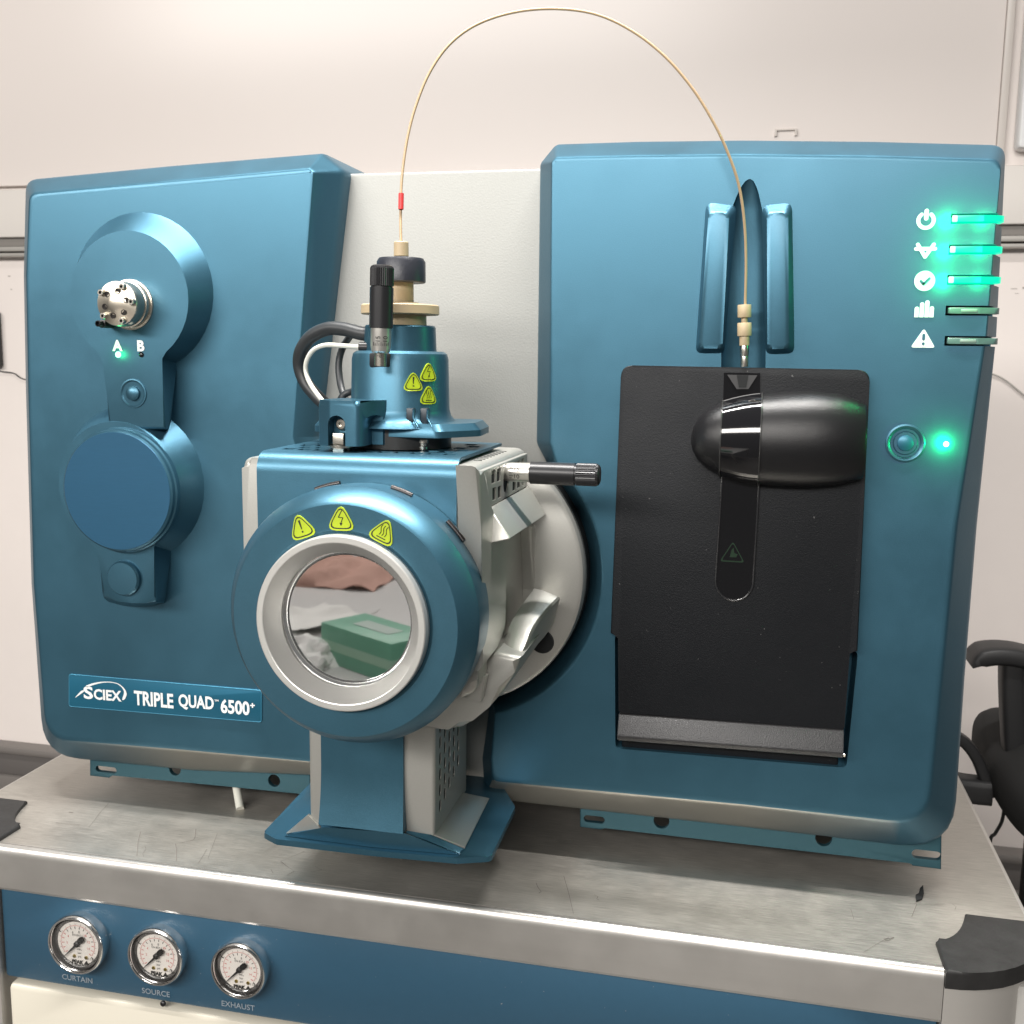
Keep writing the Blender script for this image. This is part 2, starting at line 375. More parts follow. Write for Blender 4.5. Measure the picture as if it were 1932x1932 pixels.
# pressure gauges
def gauge(u, v, word, wu, wv, first=[None]):
    yb = TY+.008; yf = yb-.016
    c = P(u, v, yf+.002); R = (P(u+52, v, yf).x - P(u-52, v, yf).x)/2
    g = lathe('pressure_gauge', [(0, R*.97), (.006, R*.985), (.011, R), (.0138, R*.99), (.016, R*.95), (.016, R*.90), (.0140, R*.875), (.0095, R*.865), (.0090, R*.70)], (c.x, yb, c.z), (0, -1, 0), CHROME, bench, 64, True, False)
    g['label'] = 'chrome round pressure gauge over the word ' + word
    DZ = yb-.0092
    lathe('dial', [(0, R*.855), (.0004, R*.85)], (c.x, DZ+.0005, c.z), (0, -1, 0), mat('dial_white', (.78, .74, .69), rough=.5), g, 48)
    lathe('shadow_ring', [(0, R*.868), (.0042, R*.868), (.0043, R*.845), (.0004, R*.83)], (c.x, DZ+.0003, c.z), (0, -1, 0), mat('gauge_inner_black', (.015, .014, .014), rough=.35), g, 48, True, False)
    r = R*.82
    bmk = bmesh.new(); bmr = bmesh.new()
    def at(x, z, e=.0): return (c.x + x*r, DZ-.0002-e, c.z + z*r)
    def quad(bm_, a, r0, r1, wd, e=0.):
        ca, sa = cos(a), sin(a); nx, nz = -sa*wd, ca*wd
        bm_.faces.new([bm_.verts.new(at(ca*q + nx*k, sa*q + nz*k, e)) for q, k in ((r0, -1), (r1, -1), (r1, 1), (r0, 1))])
    a0, a1 = radians(218), radians(-38)
    for i in range(16):
        a = a0 + (a1-a0)*i/15
        quad(bmk if 5 <= i <= 12 else bmr, a, .60, .70, .014)
        quad(bmk, a + (a1-a0)/30*.3, .76, .82, .006)
    for i in range(60):
        a = a0 + (a1-a0)*i/60; b = a0 + (a1-a0)*(i+1)/60
        bmr.faces.new([bmr.verts.new(at(cos(t)*q, sin(t)*q, .0001)) for t, q in ((a, .73), (b, .73), (b, .745), (a, .745))])
    for i in (2, 4, 6, 8, 10, 12, 14):
        a = a0 + (a1-a0)*i/15
        add_text(bmk if 5 < i < 9 else bmr, str(i), r*.14, at(cos(a)*.48, sin(a)*.48), off=.0)
    quad(bmk, radians(152), .80, .94, .02); quad(bmk, radians(-42), .76, .88, .022)
    add_text(bmk, '50', r*.12, at(-.9, .50)); add_text(bmk, '200', r*.13, at(.68, -.66))
    add_text(bmk, 'EN 837-1', r*.12, at(0, .33)); add_text(bmk, 'MPa', r*.12, at(.05, -.26)); add_text(bmk, 'bar', r*.13, at(.05, -.40)); add_text(bmk, 'psi', r*.13, at(.05, -.55))
    add_text(bmk, 'PEAK', r*.21, at(-.06, -.80), off=.0004); add_text(bmk, 'CL 2.5', r*.12, at(.50, -.60), sx=.8)
    bmk.faces.new([bmk.verts.new(at(x, z)) for x, z in ((.22, -.86), (.46, -.86), (.34, -.68))])
    finish(bmk, 'dial_print', INK, g, 0, False); finish(bmr, 'red_scale', mat('red_ink', (.55, .09, .08), rough=.5), g, 0, False)
    bmy = bmesh.new()
    for x in (-.18, .34):
        add_lathe(bmy, [(0, r*.075), (.0006, r*.07)], at(x, -.56), (0, -1, 0), 16)
    finish(bmy, 'brass_rivets', mat('brass', (.6, .45, .12), metal=1, rough=.3), g)
    bmn = bmesh.new(); na = radians(225)
    pts = [(.86*cos(na), .86*sin(na))]; ca, sa = cos(na), sin(na)
    outl = [(.88, -.008), (.88, .008), (.1, .045), (-.12, .05), (-.20, .12), (-.36, .12), (-.44, .06), (-.44, -.06), (-.36, -.12), (-.20, -.12), (-.12, -.05), (.1, -.045)]
    q = [(ca*x - sa*z, sa*x + ca*z) for x, z in outl]
    add_rings(bmn, [[at(x, z, .0030) for x, z in q], [at(x, z, .0022) for x, z in q]])
    add_lathe(bmn, [(0, r*.12), (.0032, r*.12), (.0044, r*.07)], at(0, 0), (0, -1, 0), 20)
    finish(bmn, 'needle', mat('needle_black', (.01, .01, .01), rough=.4), g, 30)
    lathe('glass', [(0, R*.845), (.0012, R*.84)], (c.x, yb-.0142, c.z), (0, -1, 0), GLASS, g, 48)
    wp = P(wu, wv, yb-.0005); bmt = bmesh.new(); add_text(bmt, word, .0092, (wp.x, yb-.0006, wp.z), off=.0001)
    finish(bmt, 'gauge_word', WGREY, bench, 0, False)
gauge(142, 1784, 'CURTAIN', 146, 1847)
gauge(292, 1807, 'SOURCE', 294, 1873)
gauge(449, 1833, 'EXHAUST', 449, 1898)

# hair-thin scratches and marks on the steel sheet
bm = bmesh.new()
def scratch(pts, wd=.0005):
    wd *= .5; q = [PZ(u, v, .0006) for u, v in pts]; d = [(b-a).normalized() for a, b in zip(q, q[1:])]; d.append(d[-1])
    L_ = [bm.verts.new(p + Vector((-t.y, t.x, 0))*wd) for p, t in zip(q, d)]; R_ = [bm.verts.new(p - Vector((-t.y, t.x, 0))*wd) for p, t in zip(q, d)]
    for i in range(len(q)-1): bm.faces.new((L_[i], L_[i+1], R_[i+1], R_[i]))
def z3(*p): return [(x*.2929, y*.2929+1446.5) for x, y in p]
scratch(z3((905, 420), (890, 480), (882, 572)), .0007)
scratch(z3((1262, 400), (1256, 455), (1245, 472), (1165, 488), (1130, 495), (1138, 530), (1136, 605)), .0007)
scratch(z3((700, 235), (640, 300), (605, 350), (572, 388)), .0004)
scratch(z3((912, 520), (935, 512), (940, 530), (920, 560), (925, 578)), .0004)
scratch(z3((1332, 530), (1310, 570), (1278, 620)), .0004); scratch(z3((1400, 430), (1370, 510), (1340, 590)), .0003)
def z4(*p): return [(x*.3255+440.2, y*.3255+1320.7) for x, y in p]
scratch(z4((413, 876), (275, 935), (300, 955), (353, 992), (310, 1015)), .0006)
scratch(z4((475, 965), (515, 985), (450, 995)), .0004); scratch(z4((218, 980), (230, 1003)), .0004)
scratch(z4((1755, 1060), (1765, 1085), (1785, 1110), (1770, 1120)), .0007)
def z5(*p): return [(x*.4792+1006.2, y*.4792+943.4) for x, y in p]
scratch(z5((120, 1480), (140, 1550), (158, 1628)), .0005); scratch(z5((1510, 1590), (1490, 1640)), .0005); scratch(z5((1480, 1588), (1560, 1592), (1620, 1590)), .0004)
scratch(z5((1650, 1590), (1665, 1600), (1660, 1612)), .0004); scratch(z5((1380, 1728), (1420, 1722), (1400, 1732), (1385, 1733)), .0009)
scratch(z5((1400, 1720), (1340, 1755), (1300, 1780)), .0003); scratch(z5((1250, 1610), (1262, 1650)), .0004); scratch(z5((240, 1555), (255, 1560), (250, 1570), (258, 1575)), .0006)
scratch([(105, 1552), (150, 1556)], .0006); scratch([(130, 1532), (138, 1533)], .0012)
sc_ = finish(bm, 'scratches', mat('scratch_dark', (.16, .145, .13), rough=.6), bench, 0); sc_['kind'] = 'stuff'
q = [PZ(u, v, .0012) for u, v in z5((1508, 1580), (1505, 1560), (1518, 1548), (1522, 1530), (1534, 1522), (1538, 1552), (1530, 1572))]
bm = bmesh.new(); add_rings(bm, [[p + Vector((0, 0, .001*(1+.8*sin(i*2)))) for i, p in enumerate(q)], [p - Vector((0, 0, .0004)) for p in q]])
tag(finish(bm, 'paint_flake', DARK, None, 0), 'small curled black flake lying on the steel bench top', 'flake')

# ================================================================== office chair behind the bench
CY = .62
ch = thing('office_chair', 'black office chair with plastic armrest standing behind the bench corner', 'chair')
CH = mat('chair_plastic', (.016, .016, .017), rough=.5, bump=.15, bscale=300)
CF = mat('chair_fabric', (.010, .010, .010), rough=.9, bump=.5, bscale=500)
def Q(u, v, y=CY): return P(u, v, y)
pad = spline([Q(1826, 1248), Q(1845, 1236), Q(1875, 1231), Q(1915, 1234), Q(1960, 1246), Q(2000, 1258)], 5)
n_ = len(pad)
sweep('armrest_pad', pad, [(.034, .004 + .0105*min(1, i/6)) for i in range(n_)], (0, 0, 1), CH, ch)
sweep('armrest_post', spline([Q(1908, 1248), Q(1908, 1300), Q(1911, 1370), Q(1916, 1440), Q(1930, 1520)], 4), [(.017, .022)]*17, (0, 1, 0), CH, ch)
# seat: rounded cushion
bm = bmesh.new(); a = Q(1868, 1445); b = Q(2120, 1440)
cx, cz = (a.x+b.x)/2, a.z-.012; hw_ = (b.x-a.x)/2
rings = []
for k in range(13):
    t = -1+2*k/12; zz = cz + .062*t*(1 if t > 0 else 1.0); s = (1-abs(t)**3)**.4 if abs(t) < 1 else .0
    s = max(s, .55)
    rings.append([(cx + hw_*s*math.copysign(abs(cos(th))**.55, cos(th)), CY+.02 + .23*s*math.copysign(abs(sin(th))**.55, sin(th)), zz) for th in [2*pi*i/40 for i in range(40)]])
add_rings(bm, rings); finish(bm, 'seat', CF, ch, 60)
sweep('back_bracket', spline([Q(1795, 1385), Q(1822, 1402), Q(1845, 1435), Q(1862, 1480), Q(1872, 1500)], 4), [(.009, .012)]*17, (0, 1, 0), CH, ch)
sweep('tilt_lever', [Q(1790, 1480), Q(1815, 1486), Q(1845, 1490), Q(1868, 1492)], [(.02, .021)]*4, (0, 1, 0), CH, ch)
sweep('backrest_edge', spline([Q(1775, 1340), Q(1780, 1400), Q(1775, 1480)], 4), [(.01, .02)]*9, (0, 1, 0), CH, ch)
lathe('gas_column', [(0, .03), (cz-.06-FZ-.08, .03)], (cx, CY+.02, FZ+.08), (0, 0, 1), BLKM, ch, 20)
for k in range(5):
    t = 2*pi*k/5+.3; e = Vector((cx+.28*cos(t), CY+.02+.28*sin(t), FZ+.065)); 
    sweep('base_leg', [(cx, CY+.02, FZ+.09), ((cx+e.x)/2, (CY+.02+e.y)/2, FZ+.085), e], [(.022, .014), (.02, .012), (.014, .01)], (0, 0, 1), CH, ch)
    lathe('caster', [(-.02, .026), (0, .03), (.02, .026)], (e.x, e.y, FZ+.030), (sin(t), -cos(t), 0), CH, ch, 16)
tag(tube('hanging_cord', spline([Q(1896, 1520, CY+.1), Q(1890, 1550, CY+.1), Q(1878, 1572, CY+.1), Q(1868, 1592, CY+.1), Q(1872, 1700, CY+.1)]), .003, RUB, n=8), 'thin black cord hanging behind the bench below the chair', 'cord')

# ================================================================== mass spectrometer
ms = thing('mass_spectrometer', 'large blue and silver benchtop laboratory instrument with black door and green indicator lights', 'instrument')
FCX, FCZ = -.3127, .3226              # axis of the round source flange
YD = .036                             # depth of the covers' edge chamfer
def cover(name, fr_px, ou_px, radf, rado, seg=6):
    # fr_px / ou_px entries: picture points, or world (x, z) given as ('w', x, z)
    def w2(p, y): return (p[1], p[2]) if p[0] == 'w' else PX(p[0], p[1], y)
    fr_ = rpoly([w2(p, 0.) for p in fr_px], radf, seg); ou = rpoly([w2(p, YD) for p in ou_px], rado, seg)
    assert len(fr_) == len(ou), (len(fr_), len(ou))
    fr_, ou = np.array(fr_), np.array(ou)
    def ring(t, y): q = fr_ + (ou-fr_)*t; return [(x, y*YD, z) for x, z in q]
    prof = [(0, 0), (.05, .012), (.10, .045), (.16, .11), (.84, .80), (.92, .90), (.97, 1.02), (1., 1.25)]
    bm = bmesh.new(); rings = [ring(-.10, 0.)] + [ring(t, y) for t, y in prof] + [ring(1., 15.)]
    vs, c0, c1 = add_rings(bm, rings)
    lay = bm.loops.layers.float_color.new('lower_grey')
    for f in bm.faces:
        for l in f.loops: l[lay] = (0, 0, 0, 1)
    return bm, lay, fr_, ou
def blend_lower_grey(bm, lay, z_lo, xa, xb, fade):
    # grey blended in on the lower edge: faces of the chamfer that look down and forward
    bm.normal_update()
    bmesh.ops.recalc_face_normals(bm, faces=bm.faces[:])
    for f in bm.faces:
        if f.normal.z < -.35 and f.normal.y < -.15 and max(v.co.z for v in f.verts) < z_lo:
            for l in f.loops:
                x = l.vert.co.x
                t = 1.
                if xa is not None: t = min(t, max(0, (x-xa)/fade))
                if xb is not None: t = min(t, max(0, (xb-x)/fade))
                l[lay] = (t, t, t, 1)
# cover paint that blends to grey along the lower edge
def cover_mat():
    m = BLUE.copy(); m.name = 'cover_paint_lower_grey'; nt = m.node_tree; N = nt.nodes.new; L = nt.links.new
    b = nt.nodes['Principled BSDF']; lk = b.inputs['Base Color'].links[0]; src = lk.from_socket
    at = N('ShaderNodeVertexColor'); at.layer_name = 'lower_grey'; mx = N('ShaderNodeMix'); mx.data_type = 'RGBA'
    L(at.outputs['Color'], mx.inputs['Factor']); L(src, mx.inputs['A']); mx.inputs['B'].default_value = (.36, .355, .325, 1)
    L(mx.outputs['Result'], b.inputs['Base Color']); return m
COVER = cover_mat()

# ---- left cover
rf, ro = .172, .155
la = arc(FCX, FCZ, rf, 158, 222, 10); lo = arc(FCX, FCZ, ro, 158, 222, 10)
fr_px = [(58, 368), (325, 344), (584, 320.5), (588.5, 326), (551.5, 824)] + [('w', x, z) for x, z in la] + [('w', -.405, .0873), (340, 1411), (90, 1391), (66, 1100), (56, 740), (52, 520)]
ou_px = [(49, 338), (325, 311.5), (610, 288), (653, 323), (596, 824)] + [('w', x, z) for x, z in lo] + [('w', -.385, .0595), (360, 1455), (83, 1427), (60, 1100), (49.5, 740), (45.5, 520)]
rr = [.012, 0, .004, .004, 0] + [0]*10 + [0, 0, .032, 0, 0, 0]
rr2 = [.016, 0, .008, .010, 0] + [0]*10 + [0, 0, .05, 0, 0, 0]
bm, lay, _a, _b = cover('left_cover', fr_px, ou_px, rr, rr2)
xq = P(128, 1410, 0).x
blend_lower_grey(bm, lay, .1, xq, None, .02)
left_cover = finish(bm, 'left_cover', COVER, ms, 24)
left_cover['label'] = 'left blue cover with two round bosses'

# ---- right cover
A0 = math.degrees(math.atan2(P(946, 1383).z-FCZ, P(946, 1383).x-FCX)); A1 = math.degrees(math.atan2(P(1052, 872).z-FCZ, P(1052, 872).x-FCX))
rf2 = (Vector((P(1137, 1065).x, P(1137, 1065).z)) - Vector((FCX, FCZ))).length
ra = arc(FCX, FCZ, rf2, A0, A1, 24); ro_ = arc(FCX, FCZ, .1490, A0-3, A1-2, 24)
fr_px = [(1043.5, 306), (1050, 299.5), (1200, 296), (1400, 294), (1650, 297), (1889, 304), (1876, 443), (1859, 635), (1801, 991), (1772, 1279), (1744, 1551.5), (1400, 1514), (931, 1471), (928, 1430)] \
    + [('w', x, z) for x, z in ra] + [(1040.5, 836), (1041, 700)]
ou_px = [(1018, 309), (1049, 271), (1200, 266), (1400, 263.5), (1650, 266), (1898, 272.5), (1891, 430), (1881, 635), (1845, 991), (1822, 1279), (1799.5, 1609), (1400, 1562), (914, 1508), (909, 1430)] \
    + [('w', x, z) for x, z in ro_] + [(1011, 836), (1013, 700)]
rr = [.004, .006, 0, 0, 0, .012, 0, 0, 0, 0, .036, 0, .008, .02] + [0]*24 + [0.02, 0]
rr2 = [.008, .010, 0, 0, 0, .014, 0, 0, 0, 0, .055, 0, .010, .03] + [0]*24 + [0.02, 0]
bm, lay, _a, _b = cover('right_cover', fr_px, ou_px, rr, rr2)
blend_lower_grey(bm, lay, .12, None, P(1700, 1560, 0).x, .025)
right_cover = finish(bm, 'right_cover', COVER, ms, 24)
right_cover['label'] = 'right blue cover with light bars and symbols'

# recess for the black door, groove for the tube, light-bar slots, cut from the right cover
cut = bmesh.new()
o = rpoly([PX(u, v, 0) for u, v in ((1160, 1195), (1619, 1228), (1597, 1449), (1161, 1412))], .006, 4)
o2 = rpoly([PX(u, v, 0) for u, v in ((1163, 1199), (1616, 1226), (1594, 1440), (1165, 1402))], .004, 4)
add_rings(cut, [[(x, -.01, z) for x, z in o], [(x, 0.0, z) for x, z in o], [(x, .03, z) for x, z in o2]])
boolean(right_cover, cut, 24)
cut = bmesh.new(); rings = []
def zr(x, y): return (x*.4792+1006.2, y*.4792+251.6)
for zx, zy, hwz, dep in ((852, 180, 4, .0008), (851, 188, 16, .002), (849, 205, 27, .004), (846, 235, 40, .0075), (840, 300, 60, .0095), (834, 420, 78, .0115), (831, 560, 84, .0125), (828, 760, 86, .013), (826, 1000, 86, .013)):
    c = P(*zr(zx, zy)); h = P(*zr(zx+hwz, zy)).x - c.x
    rings.append([(c.x + h*cos(t)*1.02, dep*sin(t) if t <= pi else -.004, c.z) for t in [pi*i/16 for i in range(17)]] + [(c.x - h*1.02, -.01, c.z), (c.x + h*1.02, -.01, c.z)])
add_rings(cut, rings); boolean(right_cover, cut, 24)
BARS = [(1797, 413, 1893, 413), (1793, 471, 1890, 469), (1790, 528, 1887, 527), (1787, 586, 1884, 586), (1785, 643, 1881, 643)]
cut = bmesh.new()
for u0, v0, u1, v1 in BARS:
    a = P(u0-3, v0); add_box(cut, (a.x, -.01, a.z-.0047), (P(u1+60, v1).x, .06, a.z+.0047), 0)
boolean(right_cover, cut, 24)
_m = right_cover.data; _at = _m.color_attributes['lower_grey']
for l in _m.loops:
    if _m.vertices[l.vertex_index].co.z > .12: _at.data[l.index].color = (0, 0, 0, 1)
def led_light(loc, power):
    d = bpy.data.lights.new('led_light', 'POINT'); d.energy = power; d.color = (.0, 1, .24); d.shadow_soft_size = .005
    o = bpy.data.objects.new('led_light', d); COL.objects.link(o); o.location = loc; o.parent = ms
for k, (u0, v0, u1, v1) in enumerate(BARS):
    a = P(u0, v0); xs = P(u1, v1, YD).x-.0085; xf = xs-.012
    pts = [(a.x+.001, -.0022), (xf-.004, -.0022), (xs, .002), (xs+.0035, .008), (xs+.0035, .022), (a.x+.001, .022)]
    pts = rpoly(pts, [.002, .006, .006, .004, 0, 0], 4)
    bm = bmesh.new(); h = .0029
    vs, c0, c1 = add_rings(bm, [[(x, y, a.z-h) for x, y in pts], [(x, y, a.z+h) for x, y in pts]])
    bmesh.ops.bevel(bm, geom=list(c0.edges)+list(c1.edges), offset=.0008, segments=2, profile=.5, affect='EDGES')
    b = finish(bm, 'light_bar', LEDON if k < 3 else LEDOFF, ms, 40)
    b['label'] = 'lit green light bar' if k < 3 else 'unlit smoked light bar'
    if k < 3:
        led_light((a.x-.002, -.018, a.z), .075); led_light((a.x+.03, -.02, a.z), .04)
        box('glow_tip', (a.x-.0006, -.0030, a.z-.0030), (a.x+.0042, -.0010, a.z+.0030), LEDHOT, b, .0008)
    else:
        box('bar_insert', (a.x+.012, -.0028, a.z-.0016), (xf-.006, -.0014, a.z+.0016), mat('bar_insert_grey', (.22, .27, .25), rough=.35), b, .0005)
# status LED beside the round button
ld_ = P(1785, 838); lathe('status_led', [(-.002, .0026), (.0008, .0026), (.0018, .0018), (.0022, .0006)], (ld_.x, 0, ld_.z), (0, -1, 0), mat('green_led_point', (.6, 1, .9), emit=(.75, 1, .92), estr=2.0), ms, 16); led_light((ld_.x, -.016, ld_.z), .09)
# printed symbols
LIFT = [0.]
def sym(u, v):
    p = P(u, v)
    def f(pts):
        LIFT[0] += .00001; add_flat(bm, pts, (p.x, -.0002-LIFT[0], p.z), (1, 0, 0), (0, 0, 1), .0005)
    return f
def sym_new():
    global bm
    bm = bmesh.new(); LIFT[0] = 0.
def sym_end(): o = finish(bm, 'printed_symbol', WHITE, ms, 0); o['kind'] = 'stuff'; return o
sym_new()
s = sym(1747, 416); rr_ = .0072
for i in range(20):
    t0, t1 = (radians(128 + 284*k/20) for k in (i, i+1))
    s([(rr_*1.2*cos(t0), rr_*1.2*sin(t0)), (rr_*1.2*cos(t1), rr_*1.2*sin(t1)), (rr_*.72*cos(t1), rr_*.72*sin(t1)), (rr_*.72*cos(t0), rr_*.72*sin(t0))])
for t in (128, 412): s([(rr_*.96*cos(radians(t)) + rr_*.24*cos(q), rr_*.96*sin(radians(t)) + rr_*.24*sin(q)) for q in [2*pi*i/12 for i in range(12)]])
s(capsule(0, .0018, 0, .0088, .0019))
sym_end(); sym_new(); s = sym(1746, 472)
for a_, b_, c_, d_ in ((-.0086, .0012, .0086, .0012), (-.0072, .0052, 0, -.0062), (.0072, .0052, 0, -.0062)): s(capsule(a_, b_, c_, d_, .0017))
sym_end(); sym_new(); s = sym(1744.5, 530); ckl = capsule(-.0034, -.0004, -.0008, -.0030, .0011); 
nn = 40
circ = [(.0094*cos(2*pi*i/nn), .0094*sin(2*pi*i/nn)) for i in range(nn)]; s(circ)
o_chk = sym_end(); sym_new(); s = sym(1744, 583)
for i, (x, t) in enumerate(((-.0069, .0022), (-.0023, .0063), (.0023, .0082), (.0067, .0026))):
    s([(x-.0019, -.0078), (x+.0019, -.0078), (x+.0019, t-.0015), (x+.0012, t-.0004), (x, t), (x-.0012, t-.0004), (x-.0019, t-.0015)])
sym_end(); sym_new(); s = sym(1742, 640); s(rpoly([(-.0112, -.0080), (.0112, -.0080), (0, .0102)], .0016, 4))
o_tri = sym_end()
bm = bmesh.new()
p = P(1744.5, 530)
for q in ((-.0036, -.0002, -.0010, -.0030), (-.0010, -.0030, .0040, .0022)): add_flat(bm, capsule(*q, .0012), (p.x, -.0012, p.z), (1, 0, 0), (0, 0, 1), .0003)
o_ = finish(bm, 'tick_mark', BLUE, o_chk, 0); o_['kind'] = 'stuff'; bm = bmesh.new()
p = P(1742, 640); add_flat(bm, capsule(0, .0002, 0, .0040, .0013), (p.x, -.0012, p.z), (1, 0, 0), (0, 0, 1), .0003); add_flat(bm, capsule(0, -.0044, 0, -.0043, .0013), (p.x, -.0012, p.z), (1, 0, 0), (0, 0, 1), .0003)
o_ = finish(bm, 'exclamation_mark', BLUE, o_tri, 0); o_['kind'] = 'stuff'
def push_button(u, v, R, parent, y=0., dome=.42):
    c = P(u, v, y)
    o = lathe('push_button', [(-.001, R*1.02), (.0016, R), (.002, R*.92), (.0012, R*.80), (-.0002, R*.74), (-.0002, R*.64), (.0010, R*.58)], (c.x, y, c.z), (0, -1, 0), BLUE, parent, 40, True, True)
    lathe('button_dome', [(.0008, R*dome), (.0026, R*dome*.95), (.0036, R*dome*.6), (.0038, R*dome*.1)], (c.x, y, c.z), (0, -1, 0), mat('button_blue', (.02, .12, .19), rough=.35, metal=.3), o, 32)
push_button(1708, 836, .0185, ms)

# ---- raised guides either side of the groove
def guide(fr_z, ba_z, yf=-.016):
    loft2('tube_guide', rpoly([PX(*zr(*p), yf) for p in fr_z], [.006, .006, .005, .005], 4), yf, rpoly([PX(*zr(*p), 0) for p in ba_z], [.008, .008, .007, .007], 4), .002, BLUE, ms, .0035)
guide([(690, 312), (772, 312), (744, 848), (652, 846)], [(678, 262), (800, 280), (752, 868), (636, 870)], -.012)
guide([(920, 312), (1004, 312), (1006, 848), (922, 850)], [(898, 278), (1022, 265), (1032, 870), (914, 874)], -.012)

# ---- silver centre panel between the covers
px_plate('centre_panel', ((560, 329.5), (1060, 316), (1060, 1500), (560, 1500)), .052, .50, SILVP, ms, .004)
# ---- bottom mounting rails
def rail(px, y, slots, notches):
    r = px_plate('mounting_rail', px, y, y+.006, mat('rail_blue', (.028, .085, .11), metal=.5, rough=.45, cvar=.08, cscale=300), ms, .0015)
    c = bmesh.new()
    for u, v, wd, ht in slots:
        q = P(u, v, y); o = capsule(q.x-wd, q.z, q.x+wd, q.z, ht)
        add_rings(c, [[(x, y-.01, z) for x, z in o], [(x, y+.02, z) for x, z in o]])
    for u, v, r_ in notches:
        q = P(u, v, y); o = [(q.x+r_*cos(2*pi*i/20), q.z+r_*sin(2*pi*i/20)) for i in range(20)]
        add_rings(c, [[(x, y-.01, z) for x, z in o], [(x, y+.02, z) for x, z in o]])
    boolean(r, c)
    return r
rail([(169, 1410), (169, 1464), (205, 1468), (212, 1461), (585, 1501), (585, 1440)], .040, [(200, 1452, .011, .0040)], [(330, 1452, .008), (517, 1473, .008)])
rail([(1094, 1520), (1094, 1561), (1135, 1566), (1140, 1560), (1715, 1626), (1722, 1634), (1776, 1641), (1777, 1570)], .044, [(1121, 1546, .008, .0042), (1748, 1613, .010, .0050)], [(1248, 1549, .009), (1554, 1582, .009)])
# underside of the chassis, standing on feet well under the body
box('chassis', (-.78, .09, .040), (.18, .52, .095), mat('chassis_dark', (.03, .05, .06), rough=.6), ms, .003)
for x in (-.70, .10):
    for y in (.16, .46): lathe('rubber_foot', [(0, .022), (.038, .024), (.042, .020)], (x, y, 0), (0, 0, 1), RUB, ms, 24)
tb = PZ(453, 1527, .001)
bm = bmesh.new(); add_tube(bm, [P(445, 1478, .056), P(445, 1478, .056).lerp(Vector((tb.x, tb.y, .0015)), .5), (tb.x, tb.y, .0015)], .0050, 16)
tag(finish(bm, 'drain_tube', CLEAR, None, 60), 'short milky drain tube hanging under the left cover to the bench', 'tube')

# ---- valve boss (keyhole shape) and pump boss on the left cover
def zl_(x, y): return (x*.3581, y*.3581+251.6)
def zm_(x, y): return (x*.3581, y*.3581+880.5)
def keyhole(c, R, jr, jl, bl, br, n=36):
    ar = math.atan2(jr[1]-c[1], jr[0]-c[0]); al = math.atan2(jl[1]-c[1], jl[0]-c[0])
    if al < ar: al += 2*pi
    return [(c[0]+R*cos(ar+(al-ar)*i/n), c[1]+R*sin(ar+(al-ar)*i/n)) for i in range(n+1)] + [bl, br]
yv = -.030
cf = PX(*zl_(678, 868), yv); Rf = cf[0]-PX(*zl_(372, 868), yv)[0]
cb = PX(*zl_(750, 834), 0); Rb = PX(*zl_(1128, 834), 0)[0]-cb[0]
vb = loft2('valve_boss', keyhole(cf, Rf, PX(*zl_(850, 1200), yv), PX(*zl_(543, 1200), yv), PX(*zl_(572, 1560), yv), PX(*zl_(878, 1560), yv)), yv,
      keyhole(cb, Rb, PX(*zl_(935, 1222), 0), PX(*zl_(600, 1222), 0), PX(*zl_(625, 1560), 0), PX(*zl_(893, 1560), 0)), .002, BLUE, ms, .0035)
yp = -.030
cf2 = PX(*zm_(622, 112), yp); Rf2 = PX(*zm_(938, 112), yp)[0]-cf2[0]
cb2 = PX(*zm_(705, 85), 0); Rb2 = PX(*zm_(1080, 85), 0)[0]-cb2[0]
def tabk(c, R, jr, jl, b):
    k = keyhole(c, R, jr, jl, b[0], b[-1]); return k[:-2] + rpoly_open(b)
def rpoly_open(b): return b
tb_f = [PX(*zm_(*p), yp) for p in ((540, 660), (548, 688), (620, 708), (700, 718), (770, 718), (826, 712), (830, 690))]
tb_b = [PX(*zm_(*p), 0) for p in ((560, 680), (566, 715), (640, 735), (720, 742), (800, 738), (866, 722), (872, 690))]
k1 = keyhole(cf2, Rf2, PX(*zm_(815, 440), yp), PX(*zm_(528, 425), yp), tb_f[0], tb_f[-1])[:-2] + tb_f
k2 = keyhole(cb2, Rb2, PX(*zm_(898, 442), 0), PX(*zm_(545, 425), 0), tb_b[0], tb_b[-1])[:-2] + tb_b
pb = loft2('pump_boss', k1, yp-.0012, k2, .002, BLUE, ms, .0035)
yd = -.043
cd2 = PX(*zm_(616, 130), yd); Rd = cd2[0]-PX(*zm_(334, 130), yd)[0]
pc = lathe('pump_cap', [(0, Rd*1.045), (.006, Rd*1.04), (.0075, Rd*1.015), (.0118, Rd*1.005), (.0135, Rd*.975)], (cd2[0], yp, cd2[1]), (0, -1, 0), BLUE, ms, 72)
lathe('brushed_disc', [(0, Rd*.975), (.0006, Rd*.97)], (cd2[0], yp-.0134, cd2[1]), (0, -1, 0), BLUED, pc, 72)
bt = P(*zm_(663, 584), yp); rb = (P(*zm_(748, 584), yp).x - P(*zm_(580, 584), yp).x)/2
lathe('round_knob', [(0, rb), (.005, rb*.99), (.0075, rb*.9), (.008, rb*.3)], (bt.x, yp, bt.z), (0, -1, 0), BLUE, ms, 40)
bt2 = P(*zl_(703, 1370), yv)
o = lathe('push_button', [(-.001, .0165), (.0012, .0162), (.0014, .0148), (-.0004, .0125), (-.0010, .0105)], (bt2.x, yv, bt2.z), (0, -1, 0), BLUE, ms, 40)
lathe('button_dome', [(-.0012, .0085), (.0026, .008), (.0042, .005), (.0046, .001)], (bt2.x, yv, bt2.z), (0, -1, 0), BLUE, o, 32)
